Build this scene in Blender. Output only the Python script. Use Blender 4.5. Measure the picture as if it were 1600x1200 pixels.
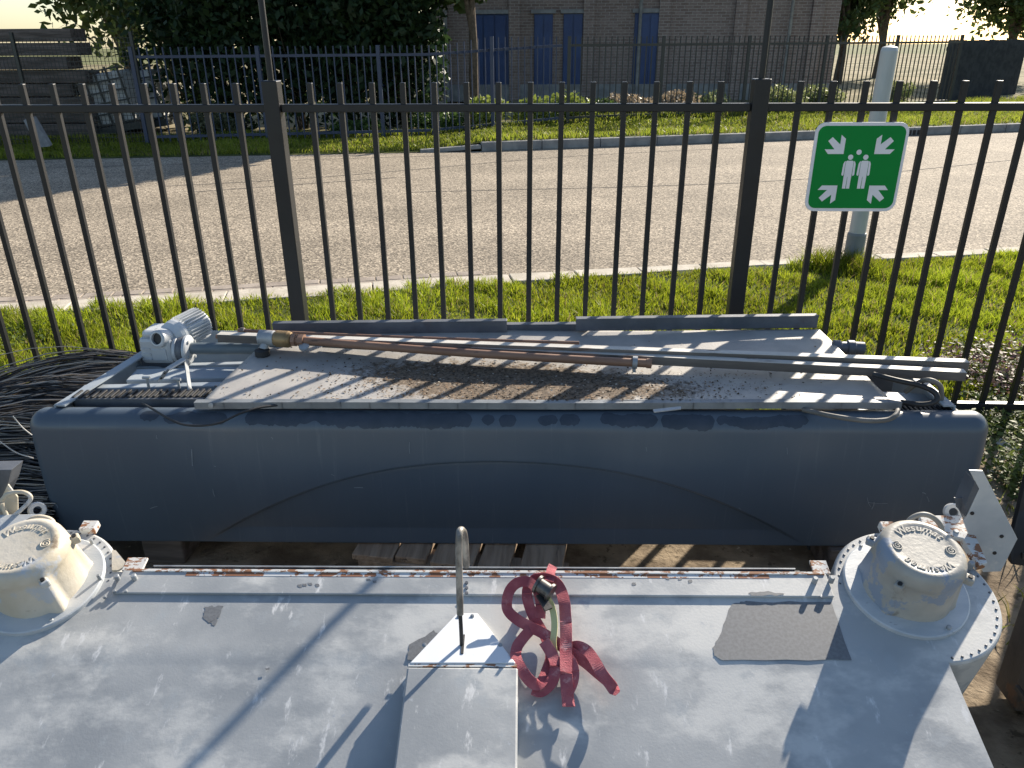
import bpy, bmesh, math, random
import numpy as np
from mathutils import Matrix, Vector

for o in list(bpy.data.objects):
    bpy.data.objects.remove(o)
SC = bpy.context.scene
COL = SC.collection
random.seed(7)
RNG = np.random.default_rng(7)
rad = math.radians

# ------------------------------------------------------------------ camera, light, exposure
CAM_H = 1.64                       # eye height above the yard
FPX = 1209.0                       # focal length in pixels of a 1600 px wide picture
TILT, ROLL, YAW = 0.4172, -0.006, -0.0489
cy_, sy_ = math.cos(YAW), math.sin(YAW)
F_ = np.array([sy_*math.cos(TILT), cy_*math.cos(TILT), -math.sin(TILT)])
R0_ = np.array([cy_, -sy_, 0.0]); U0_ = np.cross(R0_, F_)
R_ = math.cos(ROLL)*R0_ + math.sin(ROLL)*U0_
U_ = -math.sin(ROLL)*R0_ + math.cos(ROLL)*U0_
EYE = np.array([0, 0, CAM_H])
cd = bpy.data.cameras.new('camera')
cam = bpy.data.objects.new('camera', cd); COL.objects.link(cam)
m = Matrix.Identity(4)
for i in range(3):
    m[i][0], m[i][1], m[i][2], m[i][3] = R_[i], U_[i], -F_[i], EYE[i]
cam.matrix_world = m
cd.sensor_fit = 'HORIZONTAL'; cd.sensor_width = 36.0; cd.lens = FPX/1600*36
cd.clip_start = 0.05; cd.clip_end = 500
SC.camera = cam

SUN_AZ, SUN_EL = 34.5, 26.5        # azimuth clockwise from +Y (away from the camera)
W = bpy.data.worlds.new('World'); SC.world = W; W.use_nodes = True
nt = W.node_tree; nt.nodes.clear()
sky = nt.nodes.new('ShaderNodeTexSky'); sky.sky_type = 'NISHITA'; sky.sun_disc = False
sky.sun_elevation = rad(SUN_EL); sky.sun_rotation = rad(SUN_AZ)
sky.air_density = 1.0; sky.dust_density = 0.6; sky.ozone_density = 1.3
bg = nt.nodes.new('ShaderNodeBackground'); bg.inputs['Strength'].default_value = 0.085
wo = nt.nodes.new('ShaderNodeOutputWorld')
nt.links.new(sky.outputs[0], bg.inputs[0]); nt.links.new(bg.outputs[0], wo.inputs[0])
sd = bpy.data.lights.new('sun', 'SUN'); sd.energy = 5.0; sd.angle = rad(0.53); sd.color = (1.0, 0.90, 0.76)
sun = bpy.data.objects.new('sun', sd); COL.objects.link(sun)
sv = Vector((math.cos(rad(SUN_EL))*math.sin(rad(SUN_AZ)), math.cos(rad(SUN_EL))*math.cos(rad(SUN_AZ)), math.sin(rad(SUN_EL))))
sun.rotation_euler = sv.to_track_quat('Z', 'Y').to_euler(); sun.location = (6, 7, 9)
SC.view_settings.view_transform = 'Standard'; SC.view_settings.look = 'None'
SC.view_settings.exposure = 1.06; SC.view_settings.gamma = 1.0
SC.view_settings.use_curve_mapping = False

# ------------------------------------------------------------------ where a spot of the photograph lies in the place
def ray(px, py): return F_ + R_*(px-800)/FPX - U_*(py-600)/FPX
def G(px, py, z=0.0):              # on the horizontal plane at height z
    d = ray(px, py); p = EYE + d*((z-CAM_H)/d[2]); return Vector(p)
def V(px, py, y):                  # on the upright plane at distance y
    d = ray(px, py); p = EYE + d*(y/d[1]); return Vector(p)

# ------------------------------------------------------------------ materials
MATS = {}
def mat(name, c1, c2=None, scale=6.0, rough=0.6, metal=0.0, bump=0.0, bscale=60.0, detail=4.0,
        stretch=(1, 1, 1), stains=(), trans=0.0, spec=0.5, attr=None, coat=0.0, lo=0.35, hi=0.65, rvar=0.0):
    """base colour mottled between c1 and c2; stains = (colour, scale, threshold, softness, stretch, rough)"""
    if name in MATS: return MATS[name]
    M = bpy.data.materials.new(name); M.use_nodes = True; MATS[name] = M
    t = M.node_tree; N = t.nodes; L = t.links
    b = N['Principled BSDF']
    b.inputs['Roughness'].default_value = rough; b.inputs['Metallic'].default_value = metal
    b.inputs['Specular IOR Level'].default_value = spec
    b.inputs['Coat Weight'].default_value = coat
    tc = N.new('ShaderNodeTexCoord')
    def noise(sc, st, det=4.0, ro=0.6):
        mp = N.new('ShaderNodeMapping'); mp.inputs['Scale'].default_value = st
        L.new(tc.outputs['Object'], mp.inputs['Vector'])
        n = N.new('ShaderNodeTexNoise'); n.inputs['Scale'].default_value = sc
        n.inputs['Detail'].default_value = det; n.inputs['Roughness'].default_value = ro
        L.new(mp.outputs[0], n.inputs['Vector']); return n.outputs['Fac']
    def ramp(s, a, c):
        r = N.new('ShaderNodeMapRange'); r.inputs['From Min'].default_value = a; r.inputs['From Max'].default_value = c
        r.interpolation_type = 'SMOOTHSTEP'
        L.new(s, r.inputs['Value']); return r.outputs[0]
    def mix(f, a, c):
        x = N.new('ShaderNodeMix'); x.data_type = 'RGBA'
        L.new(f, x.inputs[0])
        for s, k in ((a, 6), (c, 7)):
            if isinstance(s, tuple): x.inputs[k].default_value = (*s, 1)
            else: L.new(s, x.inputs[k])
        return x.outputs[2]
    colr = c1; rgh = None
    if attr:
        at = N.new('ShaderNodeAttribute'); at.attribute_name = attr; colr = at.outputs['Color']
    elif c2 is not None:
        colr = mix(ramp(noise(scale, stretch, detail), lo, hi), c1, c2)
    if rvar > 0:
        x = N.new('ShaderNodeMapRange'); x.inputs['To Min'].default_value = rough-rvar; x.inputs['To Max'].default_value = rough+rvar
        x.inputs['From Min'].default_value = .3; x.inputs['From Max'].default_value = .7
        L.new(noise(scale*1.7, stretch, 5), x.inputs['Value']); rgh = x.outputs[0]
    for (sc_, ns, th, so, st) in stains:
        colr = mix(ramp(noise(ns, st, 6.0, 0.65), th, th+so), colr, sc_)
    if isinstance(colr, tuple): b.inputs['Base Color'].default_value = (*colr, 1)
    else: L.new(colr, b.inputs['Base Color'])
    if rgh is not None: L.new(rgh, b.inputs['Roughness'])
    if bump > 0:
        bp = N.new('ShaderNodeBump'); bp.inputs['Strength'].default_value = bump; bp.inputs['Distance'].default_value = 0.01
        L.new(noise(bscale, stretch, 5.0), bp.inputs['Height']); L.new(bp.outputs[0], b.inputs['Normal'])
    if trans > 0:
        tr = N.new('ShaderNodeBsdfTranslucent'); mx = N.new('ShaderNodeMixShader'); mx.inputs[0].default_value = trans
        if isinstance(colr, tuple): tr.inputs[0].default_value = (*colr, 1)
        else: L.new(colr, tr.inputs[0])
        out = N['Material Output']
        L.new(b.outputs[0], mx.inputs[1]); L.new(tr.outputs[0], mx.inputs[2]); L.new(mx.outputs[0], out.inputs[0])
    return M

# ------------------------------------------------------------------ mesh builder
class MB:
    def __init__(s): s.v = []; s.f = []; s.sm = []
    def add(s, vs, fs, smooth=False):
        o = len(s.v); s.v += [tuple(v) for v in vs]
        for f in fs: s.f.append(tuple(i+o for i in f)); s.sm.append(smooth)
        return s
    def box(s, c, size, rot=None):
        x, y, z = [k/2 for k in size]; c = Vector(c)
        vs = [Vector(p) for p in ((-x,-y,-z),(x,-y,-z),(x,y,-z),(-x,y,-z),(-x,-y,z),(x,-y,z),(x,y,z),(-x,y,z))]
        if rot is not None: vs = [rot @ v for v in vs]
        return s.add([v+c for v in vs], [(0,3,2,1),(4,5,6,7),(0,1,5,4),(1,2,6,5),(2,3,7,6),(3,0,4,7)])
    def bar(s, a, b, w, h, up=(0, 0, 1)):            # square bar from a to b, w across, h along up
        a, b = Vector(a), Vector(b); d = (b-a).normalized(); u = Vector(up); u = (u-d*u.dot(d)).normalized(); r = d.cross(u)
        M = Matrix((d, r, u)).transposed()
        return s.box((a+b)/2, ((b-a).length, w, h), M)
    def tube(s, pts, r, n=10, caps=True):
        pts = [Vector(p) for p in pts]; k = len(pts); rs = r if isinstance(r, (list, tuple)) else [r]*k
        vs = []; fr = None
        for i, p in enumerate(pts):
            d = (pts[min(i+1, k-1)]-pts[max(i-1, 0)]).normalized()
            if fr is None:
                fr = d.orthogonal().normalized()
            else:
                fr = (fr-d*fr.dot(d)).normalized()
            b = d.cross(fr)
            for j in range(n):
                a = 2*math.pi*j/n; vs.append(p+(fr*math.cos(a)+b*math.sin(a))*rs[i])
        fs = [(i*n+j, i*n+(j+1) % n, (i+1)*n+(j+1) % n, (i+1)*n+j) for i in range(k-1) for j in range(n)]
        s.add(vs, fs, True)
        if caps: s.add(vs[:n], [tuple(range(n))[::-1]]); s.add(vs[-n:], [tuple(range(n))])
        return s
    def lathe(s, prof, c=(0, 0, 0), axis=(0, 0, 1), n=32, smooth=True, caps=True):
        c = Vector(c); ax = Vector(axis).normalized(); q = ax.orthogonal().normalized(); w = ax.cross(q)
        for i in range(len(prof)-1):
            vs = []
            for (r, h) in prof[i:i+2]:
                for j in range(n):
                    a = 2*math.pi*j/n; vs.append(c+ax*h+(q*math.cos(a)+w*math.sin(a))*r)
            s.add(vs, [(j, (j+1) % n, n+(j+1) % n, n+j) for j in range(n)], smooth)
        if caps:
            for (r, h), rev in ((prof[0], True), (prof[-1], False)):
                if r > 1e-4:
                    vs = [c+ax*h+(q*math.cos(2*math.pi*j/n)+w*math.sin(2*math.pi*j/n))*r for j in range(n)]
                    s.add(vs, [tuple(range(n))[::-1] if rev else tuple(range(n))])
        return s
    def prism(s, poly, d):                            # polygon of 3-D points pushed along d
        p = [Vector(q) for q in poly]; d = Vector(d); n = len(p)
        return s.add(p+[q+d for q in p], [tuple(range(n)), tuple(range(n, 2*n))[::-1]]+[((i+1) % n, i, n+i, n+(i+1) % n) for i in range(n)])
    def ribbon(s, pts, wdirs, w, th=0.0025):
        k = len(pts); pts = [Vector(p) for p in pts]; vs = []
        for i in range(k):
            d = (pts[min(i+1, k-1)]-pts[max(i-1, 0)]).normalized(); u = Vector(wdirs[i]); u = (u-d*u.dot(d)).normalized(); n = d.cross(u)
            for a, b in ((-1, -1), (1, -1), (1, 1), (-1, 1)): vs.append(pts[i]+u*a*w/2+n*b*th/2)
        fs = [(i*4+j, i*4+(j+1) % 4, i*4+4+(j+1) % 4, i*4+4+j) for i in range(k-1) for j in range(4)]
        fs += [(3, 2, 1, 0), tuple((k-1)*4+j for j in range(4))]
        return s.add(vs, fs)
    def build(s, name, material, parent=None, off=None, bevel=0.0, smooth_all=False):
        me = bpy.data.meshes.new(name); v = s.v
        if off is not None: v = [(a-off[0], b-off[1], c-off[2]) for a, b, c in v]
        me.from_pydata(v, [], s.f); me.validate()
        bm = bmesh.new(); bm.from_mesh(me); bmesh.ops.recalc_face_normals(bm, faces=bm.faces); bm.to_mesh(me); bm.free()
        me.polygons.foreach_set('use_smooth', [True]*len(me.polygons) if smooth_all else (s.sm if len(s.sm) == len(me.polygons) else [False]*len(me.polygons)))
        if material: me.materials.append(material)
        o = bpy.data.objects.new(name, me); COL.objects.link(o)
        if parent: o.parent = parent
        if bevel:
            bv = o.modifiers.new('bevel', 'BEVEL'); bv.width = bevel; bv.segments = 2; bv.limit_method = 'ANGLE'; bv.angle_limit = rad(50)
        return o

def np_mesh(name, v, faces, material, parent=None, cols=None, smooth=False):
    """v (n,3) float array, faces (m,k) int array"""
    me = bpy.data.meshes.new(name); k = faces.shape[1]
    me.vertices.add(len(v)); me.vertices.foreach_set('co', v.astype(np.float32).ravel())
    me.loops.add(faces.size); me.loops.foreach_set('vertex_index', faces.astype(np.int32).ravel())
    me.polygons.add(len(faces)); me.polygons.foreach_set('loop_start', np.arange(0, faces.size, k, dtype=np.int32))
    me.polygons.foreach_set('use_smooth', np.full(len(faces), smooth))
    me.update(calc_edges=True)
    if cols is not None:
        a = me.color_attributes.new('tint', 'FLOAT_COLOR', 'POINT')
        a.data.foreach_set('color', np.c_[cols, np.ones(len(cols))].astype(np.float32).ravel())
    me.materials.append(material)
    o = bpy.data.objects.new(name, me); COL.objects.link(o)
    if parent: o.parent = parent
    return o

def thing(name, label, cat, loc=(0, 0, 0), group=None):
    o = bpy.data.objects.new(name, None); COL.objects.link(o); o.location = loc; o.empty_display_size = .1
    return tag(o, label, cat, group)
def tag(o, label, cat, group=None):
    o['label'] = label; o['category'] = cat
    if group: o['group'] = group
    return o
def struct(o): o['kind'] = 'structure'; return o
def stuff(o): o['kind'] = 'stuff'; return o
def dup(o, parent, loc=None):
    c = o.copy(); COL.objects.link(c); c.parent = parent
    if loc is not None: c.location = loc
    return c

def smooth_path(pts, n=8):                             # Catmull-Rom through the points
    P = [Vector(p) for p in pts]; P = [P[0]*2-P[1]]+P+[P[-1]*2-P[-2]]; out = []
    for i in range(1, len(P)-2):
        for k in range(n):
            t = k/n; a, b, c, d = P[i-1:i+3]
            out.append(0.5*((2*b)+(c-a)*t+(2*a-5*b+4*c-d)*t*t+(3*b-a-3*c+d)*t**3))
    out.append(P[-2]); return out

def leaf_cloud(n, centers, radii, size, c_lo, c_hi, rng=RNG, shell=0.55, aspect=2.0):
    """leaf quads spread through the given ellipsoids; returns v, f, cols"""
    ci = rng.integers(0, len(centers), n); C = np.array(centers)[ci]; Rr = np.array(radii)[ci]
    d = rng.normal(size=(n, 3)); d /= np.linalg.norm(d, axis=1)[:, None]
    rr = (shell+(1-shell)*rng.random(n))[:, None]*(1+0.10*rng.normal(size=(n, 1)))
    P = C+d*Rr*rr
    P[:, 2] = np.maximum(P[:, 2], 0.03)
    a = rng.normal(size=(n, 3)); a /= np.linalg.norm(a, axis=1)[:, None]
    b = np.cross(a, rng.normal(size=(n, 3))); b /= np.linalg.norm(b, axis=1)[:, None]
    s = size*(0.6+0.8*rng.random(n))[:, None]
    v = np.stack([P-a*s, P-b*s/aspect, P+a*s, P+b*s/aspect], 1).reshape(-1, 3)
    f = np.arange(4*n).reshape(-1, 4)
    t = np.clip(rng.random(n)*0.7+0.3*(ci % 3)/2, 0, 1)[:, None]
    c = np.array(c_lo)*(1-t)+np.array(c_hi)*t
    return v, f, np.repeat(c, 4, 0)

def blades(xy, z, h, w, rng, lean=0.35, cols=((.10, .17, .02), (.19, .25, .035))):
    """curved grass blades at xy (n,2); h, w arrays"""
    n = len(xy); a = rng.random(n)*2*np.pi; la = rng.random(n)*2*np.pi
    lx = lean*h*rng.random(n)*1.3; wx = np.c_[np.cos(a), np.sin(a)]*w[:, None]/2
    ld = np.c_[np.cos(la), np.sin(la)]*lx[:, None]
    z = np.broadcast_to(z, n)
    def p(o, q, zz): return np.c_[xy+o+q, z+zz]
    v = np.stack([p(-wx, 0, 0*h), p(wx, 0, 0*h), p(wx*.8, ld*.35, h*.55), p(-wx*.8, ld*.35, h*.55), p(0*wx, ld, h)], 1).reshape(-1, 3)
    i = np.arange(n)[:, None]*5
    f = np.concatenate([i+np.array([[0, 1, 2]]), i+np.array([[0, 2, 3]]), i+np.array([[3, 2, 4]])])
    t = rng.random(n)[:, None]; c = np.array(cols[0])*(1-t)+np.array(cols[1])*t
    dry = rng.random(n) < 0.09; c[dry] = (.26, .22, .10)
    return v, f, np.repeat(c, 5, 0)
def field(xy, seed, k=1.0):                            # smooth clumpy value in 0..1
    r = np.random.default_rng(seed); s = np.zeros(len(xy))
    for i in range(7):
        w = r.normal(size=2)*k*(1.2+i*1.1); s += np.sin(xy@w+r.random()*6.28)/(1+.35*i)
    return 1/(1+np.exp(-1.3*s))

# palette
DARKSTEEL = mat('anthracite_powder_coat', (.010, .011, .014), (.014, .0155, .019), 3, rough=.42, spec=.4, rvar=.06)
GALV = mat('galvanised_steel', (.28, .30, .32), (.40, .42, .43), 9, rough=.50, metal=.35, bump=.05, bscale=90, stains=(((.22, .23, .24), 5, .60, .12, (1, 1, 1)),), rvar=.1)
GALVDARK = mat('weathered_zinc', (.085, .095, .11), (.13, .14, .16), 7, rough=.55, metal=.25, bump=.06, bscale=120, stains=(((.10, .10, .11), 6, .58, .1, (1, 1, 1)),), rvar=.1)

# ================================================================== SETTING
M_SOIL = mat('soil', (.10, .075, .05), (.17, .13, .09), 9, rough=.95, bump=.6, bscale=40, spec=.1, stains=(((.24, .19, .13), 14, .60, .1, (1, 1, 1)),))
M_YARD = mat('yard_soil', (.13, .10, .07), (.30, .24, .17), 5, rough=.95, bump=.7, bscale=45, spec=.1, stains=(((.10, .08, .055), 16, .58, .08, (1, 1, 1)), ((.40, .34, .26), 40, .66, .05, (1, 1, 1))))
M_LAWNBASE = mat('lawn_base', (.035, .05, .012), (.085, .10, .025), 3, rough=.95, bump=.5, bscale=60, spec=.1)
M_GRASS = mat('grass_blade', (.1, .2, .02), rough=.5, attr='tint', trans=.56, spec=.3)
M_LEAF = mat('leaf', (.05, .1, .03), rough=.55, attr='tint', trans=.30, spec=.3)
M_CONC = mat('pale_concrete', (.42, .38, .31), (.55, .50, .42), 6, rough=.9, bump=.3, bscale=70, spec=.2, stains=(((.30, .26, .20), 9, .58, .12, (1, 1, 1)),))
M_KERB = mat('kerb_concrete', (.20, .20, .20), (.28, .28, .27), 5, rough=.9, bump=.3, bscale=60, spec=.2)
def road_material():
    M = bpy.data.materials.new('aggregate_asphalt'); M.use_nodes = True; N = M.node_tree.nodes; L = M.node_tree.links
    b = N['Principled BSDF']; b.inputs['Roughness'].default_value = .9; b.inputs['Specular IOR Level'].default_value = .2
    tc = N.new('ShaderNodeTexCoord')
    v = N.new('ShaderNodeTexVoronoi'); v.inputs['Scale'].default_value = 70; L.new(tc.outputs['Object'], v.inputs['Vector'])
    cr = N.new('ShaderNodeValToRGB'); e = cr.color_ramp.elements
    e[0].position = 0; e[0].color = (.105, .088, .068, 1); e[1].position = 1; e[1].color = (.58, .495, .375, 1)
    for p, c in ((.28, (.205, .174, .134, 1)), (.55, (.285, .24, .184, 1)), (.8, (.40, .337, .256, 1))):
        q = e.new(p); q.color = c
    sp = N.new('ShaderNodeSeparateColor'); L.new(v.outputs['Color'], sp.inputs[0]); L.new(sp.outputs[0], cr.inputs[0])
    n = N.new('ShaderNodeTexNoise'); n.inputs['Scale'].default_value = .9; n.inputs['Detail'].default_value = 5; L.new(tc.outputs['Object'], n.inputs['Vector'])
    mr = N.new('ShaderNodeMapRange'); mr.inputs['From Min'].default_value = .3; mr.inputs['From Max'].default_value = .7
    mr.inputs['To Min'].default_value = .84; mr.inputs['To Max'].default_value = 1.12; L.new(n.outputs['Fac'], mr.inputs['Value'])
    n3 = N.new('ShaderNodeTexNoise'); n3.inputs['Scale'].default_value = .55; n3.inputs['Detail'].default_value = 6
    mp3 = N.new('ShaderNodeMapping'); mp3.inputs['Scale'].default_value = (.25, 2.2, 1); mp3.inputs['Rotation'].default_value = (0, 0, -.22)
    L.new(tc.outputs['Object'], mp3.inputs['Vector']); L.new(mp3.outputs[0], n3.inputs['Vector'])
    mr3 = N.new('ShaderNodeMapRange'); mr3.inputs['From Min'].default_value = .35; mr3.inputs['From Max'].default_value = .65; mr3.inputs['To Min'].default_value = .88; mr3.inputs['To Max'].default_value = 1.06
    L.new(n3.outputs['Fac'], mr3.inputs['Value'])
    mm = N.new('ShaderNodeMath'); mm.operation = 'MULTIPLY'; L.new(mr.outputs[0], mm.inputs[0]); L.new(mr3.outputs[0], mm.inputs[1])
    mx = N.new('ShaderNodeMix'); mx.data_type = 'RGBA'; mx.blend_type = 'MULTIPLY'; mx.inputs[0].default_value = 1
    L.new(cr.outputs[0], mx.inputs[6]); L.new(mm.outputs[0], mx.inputs[7]); L.new(mx.outputs[2], b.inputs['Base Color'])
    bp = N.new('ShaderNodeBump'); bp.inputs['Strength'].default_value = .45; bp.inputs['Distance'].default_value = .006
    L.new(v.outputs['Distance'], bp.inputs['Height']); L.new(bp.outputs[0], b.inputs['Normal']); return M
M_ROAD = road_material()

def interp(P):
    xs = np.array([p[0] for p in P]); ys = np.array([p[1] for p in P])
    def f(x):
        x = np.asarray(x, float); a = np.interp(x-.8, xs, ys); b = np.interp(x, xs, ys); c = np.interp(x+.8, xs, ys); return (a+2*b+c)/4
    return f
near_px = [(0, 481), (420, 455), (800, 433), (1150, 413), (1600, 390)]
near = [(-14, 3.4)]+[tuple(G(*p)[:2]) for p in near_px]+[(40, 15.5)]
far = [(-60, 7), (-30, 9.2)]+[tuple(G(*p)[:2]) for p in ((0, 251), (400, 243), (740, 237), (1180, 221), (1600, 205))]+[(60, 33)]
fen = [(-60, 7.6), (-14, 12.6)]+[tuple(G(*p)[:2]) for p in ((150, 229), (400, 223), (740, 214), (1180, 192), (1440, 178))]+[(40, 36)]
y_near, y_far, y_fen = interp(near), interp(far), interp(fen)
h_verge = lambda x: 0.13*np.clip((np.asarray(x, float)+2.1)/1.1, 0, 1)**2*(3-2*np.clip((np.asarray(x, float)+2.1)/1.1, 0, 1))

def sheet(name, xs, f0, f1, zf, ns, material):
    v = []; f = []
    for i, x in enumerate(xs):
        a, b = float(f0(x)), float(f1(x))
        for j in range(ns+1):
            y = a+(b-a)*j/ns; v.append((x, y, float(zf(x, y))))
    k = ns+1
    for i in range(len(xs)-1):
        for j in range(ns): f.append((i*k+j, (i+1)*k+j, (i+1)*k+j+1, i*k+j+1))
    b = MB(); b.add(v, f, True); return b.build(name, material)

b = MB(); b.add([(-250, -60, -.03), (250, -60, -.03), (250, 300, -.03), (-250, 300, -.03)], [(0, 1, 2, 3)])
struct(b.build('ground', mat('far_ground', (.10, .12, .04), (.20, .19, .10), .4, rough=.95, spec=.1)))
xs = np.linspace(-12, 14, 53)
struct(sheet('yard', np.linspace(-12, 14, 105), lambda x: -6, lambda x: 3.35, lambda x, y: 0.006*math.sin(3.1*x+1.3*y)*math.sin(2.3*y), 40, M_YARD))
struct(sheet('lawn', xs, lambda x: 2.95 if x < -1.6 else 3.2, lambda x: float(y_near(x))-.16, lambda x, y: .012+.01*math.sin(1.7*x+2*y), 6, M_LAWNBASE))
xr = np.linspace(-50, 60, 221)
struct(sheet('road', xr, lambda x: float(y_near(x)), lambda x: float(y_far(x)), lambda x, y: .0, 6, M_ROAD))
xv = np.linspace(-40, 40, 161)
struct(sheet('verge', xv, lambda x: float(y_far(x))+(.11 if x > -2 else 0), lambda x: float(y_fen(x))+1.2, lambda x, y: float(h_verge(x))+.006, 6, M_LAWNBASE))
struct(sheet('field', xv, lambda x: float(y_fen(x))+1.15, lambda x: float(y_fen(x))+60, lambda x, y: float(h_verge(x))-.004, 6,
             mat('field_earth', (.12, .11, .05), (.32, .27, .17), .5, rough=.95, spec=.1, bump=.4, bscale=8)))

# flush concrete edging along the near side of the road, and a gutter of pavers at its left end
edging = thing('road_edging', 'flush pale concrete edging between the lawn and the road', 'kerb', (0, float(y_near(0)), 0)); edging.pop('category'); edging.pop('label'); struct(edging)
x = -5.2; i = 0
while x < 8:
    L_ = .50; x2 = x+L_*.97; wdt = .27 if x < -1.5 else max(.15, .27-.10*(x+1.5)/2.0)
    a = Vector((x, float(y_near(x))-wdt/2, 0)); c = Vector((x2, float(y_near(x2))-wdt/2, 0))
    MB().bar(a+Vector((0, 0, random.uniform(-.012, -.004))), c+Vector((0, 0, random.uniform(-.012, -.004))), wdt*.97, .07).build('edging_stone', M_CONC, edging, edging.location, bevel=.006)
    x += L_*.985
x = -5.0
M_PAVER = mat('paver', (.26, .22, .185), (.36, .31, .26), 8, rough=.9, bump=.3, bscale=80, spec=.2)
while x < -.6:
    for k in (0, 1):
        xx = x+.1*(k % 2); x2 = xx+.2
        yb = .055+.115*k
        MB().bar((xx, float(y_near(xx))+yb, random.uniform(-.022, -.0185)), (x2-.012, float(y_near(x2))+yb, random.uniform(-.022, -.0185)), .103, .05).build('paver', M_PAVER, edging, edging.location, bevel=.004)
    x += .2
# kerb stones on the far side
kerb = thing('kerb', 'x', 'kerb', (2, float(y_far(2)), 0)); kerb.pop('category'); kerb.pop('label'); struct(kerb)
x = -2.1
while x < 14:
    x2 = x+.98; hs = max(.012, float(h_verge((x+x2)/2)))
    z0, z1 = max(.012, float(h_verge(x))), max(.012, float(h_verge(x2)))
    a = Vector((x, float(y_far(x))+.06, z0/2+.004)); c = Vector((x2-.008, float(y_far(x2))+.06, z1/2+.004))
    MB().bar(a, c, .12, hs+.012).build('kerb_stone', M_KERB, kerb, kerb.location, bevel=.012)
    x = x2
# drain grate let into the far kerb
p = G(1462, 216, .05); gx = p.x; gy = float(y_far(gx))
dg = thing('drain_grate', 'small black slotted drain inlet in the far kerb behind the green sign', 'drain', (gx, gy, 0))
o = MB().box((0, .0, .055), (.52, .03, .10)).build('frame', M_KERB, dg); o.rotation_euler.z = .3
for k in range(5):
    o = MB().box((-.19+.095*k, -.02, .055), (.055, .02, .085)).build('slot', mat('black_iron', (.01, .01, .01), rough=.7), dg); o.rotation_euler.z = .3
# tar seams in the road
M_TAR = mat('tar_seam', (.10, .095, .09), (.17, .155, .14), 30, rough=.9, spec=.2)
for pts in ([(250, 291), (420, 282), (560, 272), (700, 260), (850, 247), (1000, 238), (1150, 231)], [(300, 300), (450, 289), (620, 277)], [(640, 300), (800, 296), (1000, 291), (1200, 283), (1400, 268), (1580, 250)], [(60, 262), (300, 256), (520, 248), (700, 243)]):
    q = smooth_path([G(px, py, .004) for px, py in pts], 6)
    b = MB()
    for i in range(len(q)-1):
        d = (q[i+1]-q[i]).normalized(); s = Vector((-d.y, d.x, 0))*.011
        b.add([q[i]-s, q[i+1]-s, q[i+1]+s, q[i]+s], [(0, 1, 2, 3)])
    struct(b.build('road_seam', M_TAR))

# grass of the near lawn
n = 330000
gx = RNG.uniform(-4.6, 5.4, n); gy = RNG.uniform(2.75, 7.4, n); xy = np.c_[gx, gy]
cl = field(xy, 3, 1.6); cl2 = field(xy, 5, 5.0)
keep = (gy < y_near(gx)-.24+.10*field(xy, 9, 4)) & (gy > np.where(gx < -1.55, 2.78, 3.22)) & (RNG.random(n) < .45+.55*cl2)
bare = (np.hypot((gx-2.75)/1.3, (gy-3.35)/.30) < 1) & (RNG.random(n) < .85)
keep &= ~bare
xy = xy[keep]; cl = cl[keep]; cl2 = cl2[keep]
pole_xy = np.array(G(1331, 412)[:2])
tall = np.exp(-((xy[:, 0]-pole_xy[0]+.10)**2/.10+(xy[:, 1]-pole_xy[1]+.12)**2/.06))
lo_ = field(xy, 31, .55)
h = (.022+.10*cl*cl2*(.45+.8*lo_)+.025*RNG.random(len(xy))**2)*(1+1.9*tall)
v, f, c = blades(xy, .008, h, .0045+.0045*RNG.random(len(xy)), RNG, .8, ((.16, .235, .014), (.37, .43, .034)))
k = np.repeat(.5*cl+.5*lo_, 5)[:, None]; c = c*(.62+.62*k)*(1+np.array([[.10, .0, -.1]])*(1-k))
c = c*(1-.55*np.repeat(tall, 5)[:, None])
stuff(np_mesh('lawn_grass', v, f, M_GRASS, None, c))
# grass of the far verge
n = 46000
gx = RNG.uniform(-11, 15, n); t = RNG.random(n); y0 = y_far(gx)+.14; y1 = y_fen(gx)+.5; xy = np.c_[gx, y0+(y1-y0)*t]
cl = field(xy, 11, 1.3)
h = (.05+.07*cl)*(1+.8*(t > .78))
v, f, c = blades(xy, h_verge(gx), h, .014+.010*RNG.random(n), RNG, .9, ((.15, .20, .022), (.32, .35, .045)))
stuff(np_mesh('verge_grass', v, f, M_GRASS, None, c*(.75+.4*np.repeat(cl, 5)[:, None])))

# ------------------------------------------------------------------ what stands beyond the road
M_BLUE = mat('dark_blue_coat', (.020, .034, .075), (.03, .045, .09), 4, rough=.45)
M_BLACKCOAT = mat('black_green_coat', (.018, .022, .022), (.028, .032, .03), 4, rough=.45)
def far_fence(x0, x1, material, label, step=.128, hgt=1.55):
    o = thing('bar_fence', label, 'fence', (x0, float(y_fen(x0)), float(h_verge(x0))))
    L0 = Vector(o.location)
    rod = MB().box((0, 0, hgt/2+.03), (.02, .02, hgt)).build('bar', material, o); first = True
    pos = lambda x: Vector((x, float(y_fen(x)), float(h_verge(x))))
    pst = MB().box((0, 0, hgt/2+.02), (.065, .065, hgt+.04)).build('post', material, o, bevel=.004); pf = True
    x = x0; i = 0
    while x <= x1:
        if i % 16 == 0:
            if pf: pst.location = pos(x)-L0; pf = False
            else: dup(pst, o, pos(x)-L0)
        else:
            if first: rod.location = pos(x)-L0; first = False
            else: dup(rod, o, pos(x)-L0)
        sl = (float(y_fen(x+.1))-float(y_fen(x-.1)))/.2
        x += step/math.hypot(1, sl); i += 1
    n = max(2, int((x1-x0)/2)); xs = [x0+(x1-x0)*k/n for k in range(n+1)]
    for zz in (.14, hgt-.12):
        for a, c in zip(xs[:-1], xs[1:]):
            MB().bar(pos(a)+Vector((0, .0, zz)), pos(c)+Vector((0, 0, zz)), .04, .045).build('rail', material, o, L0)
    return o
x_blue0 = G(236, 226).x
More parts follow.
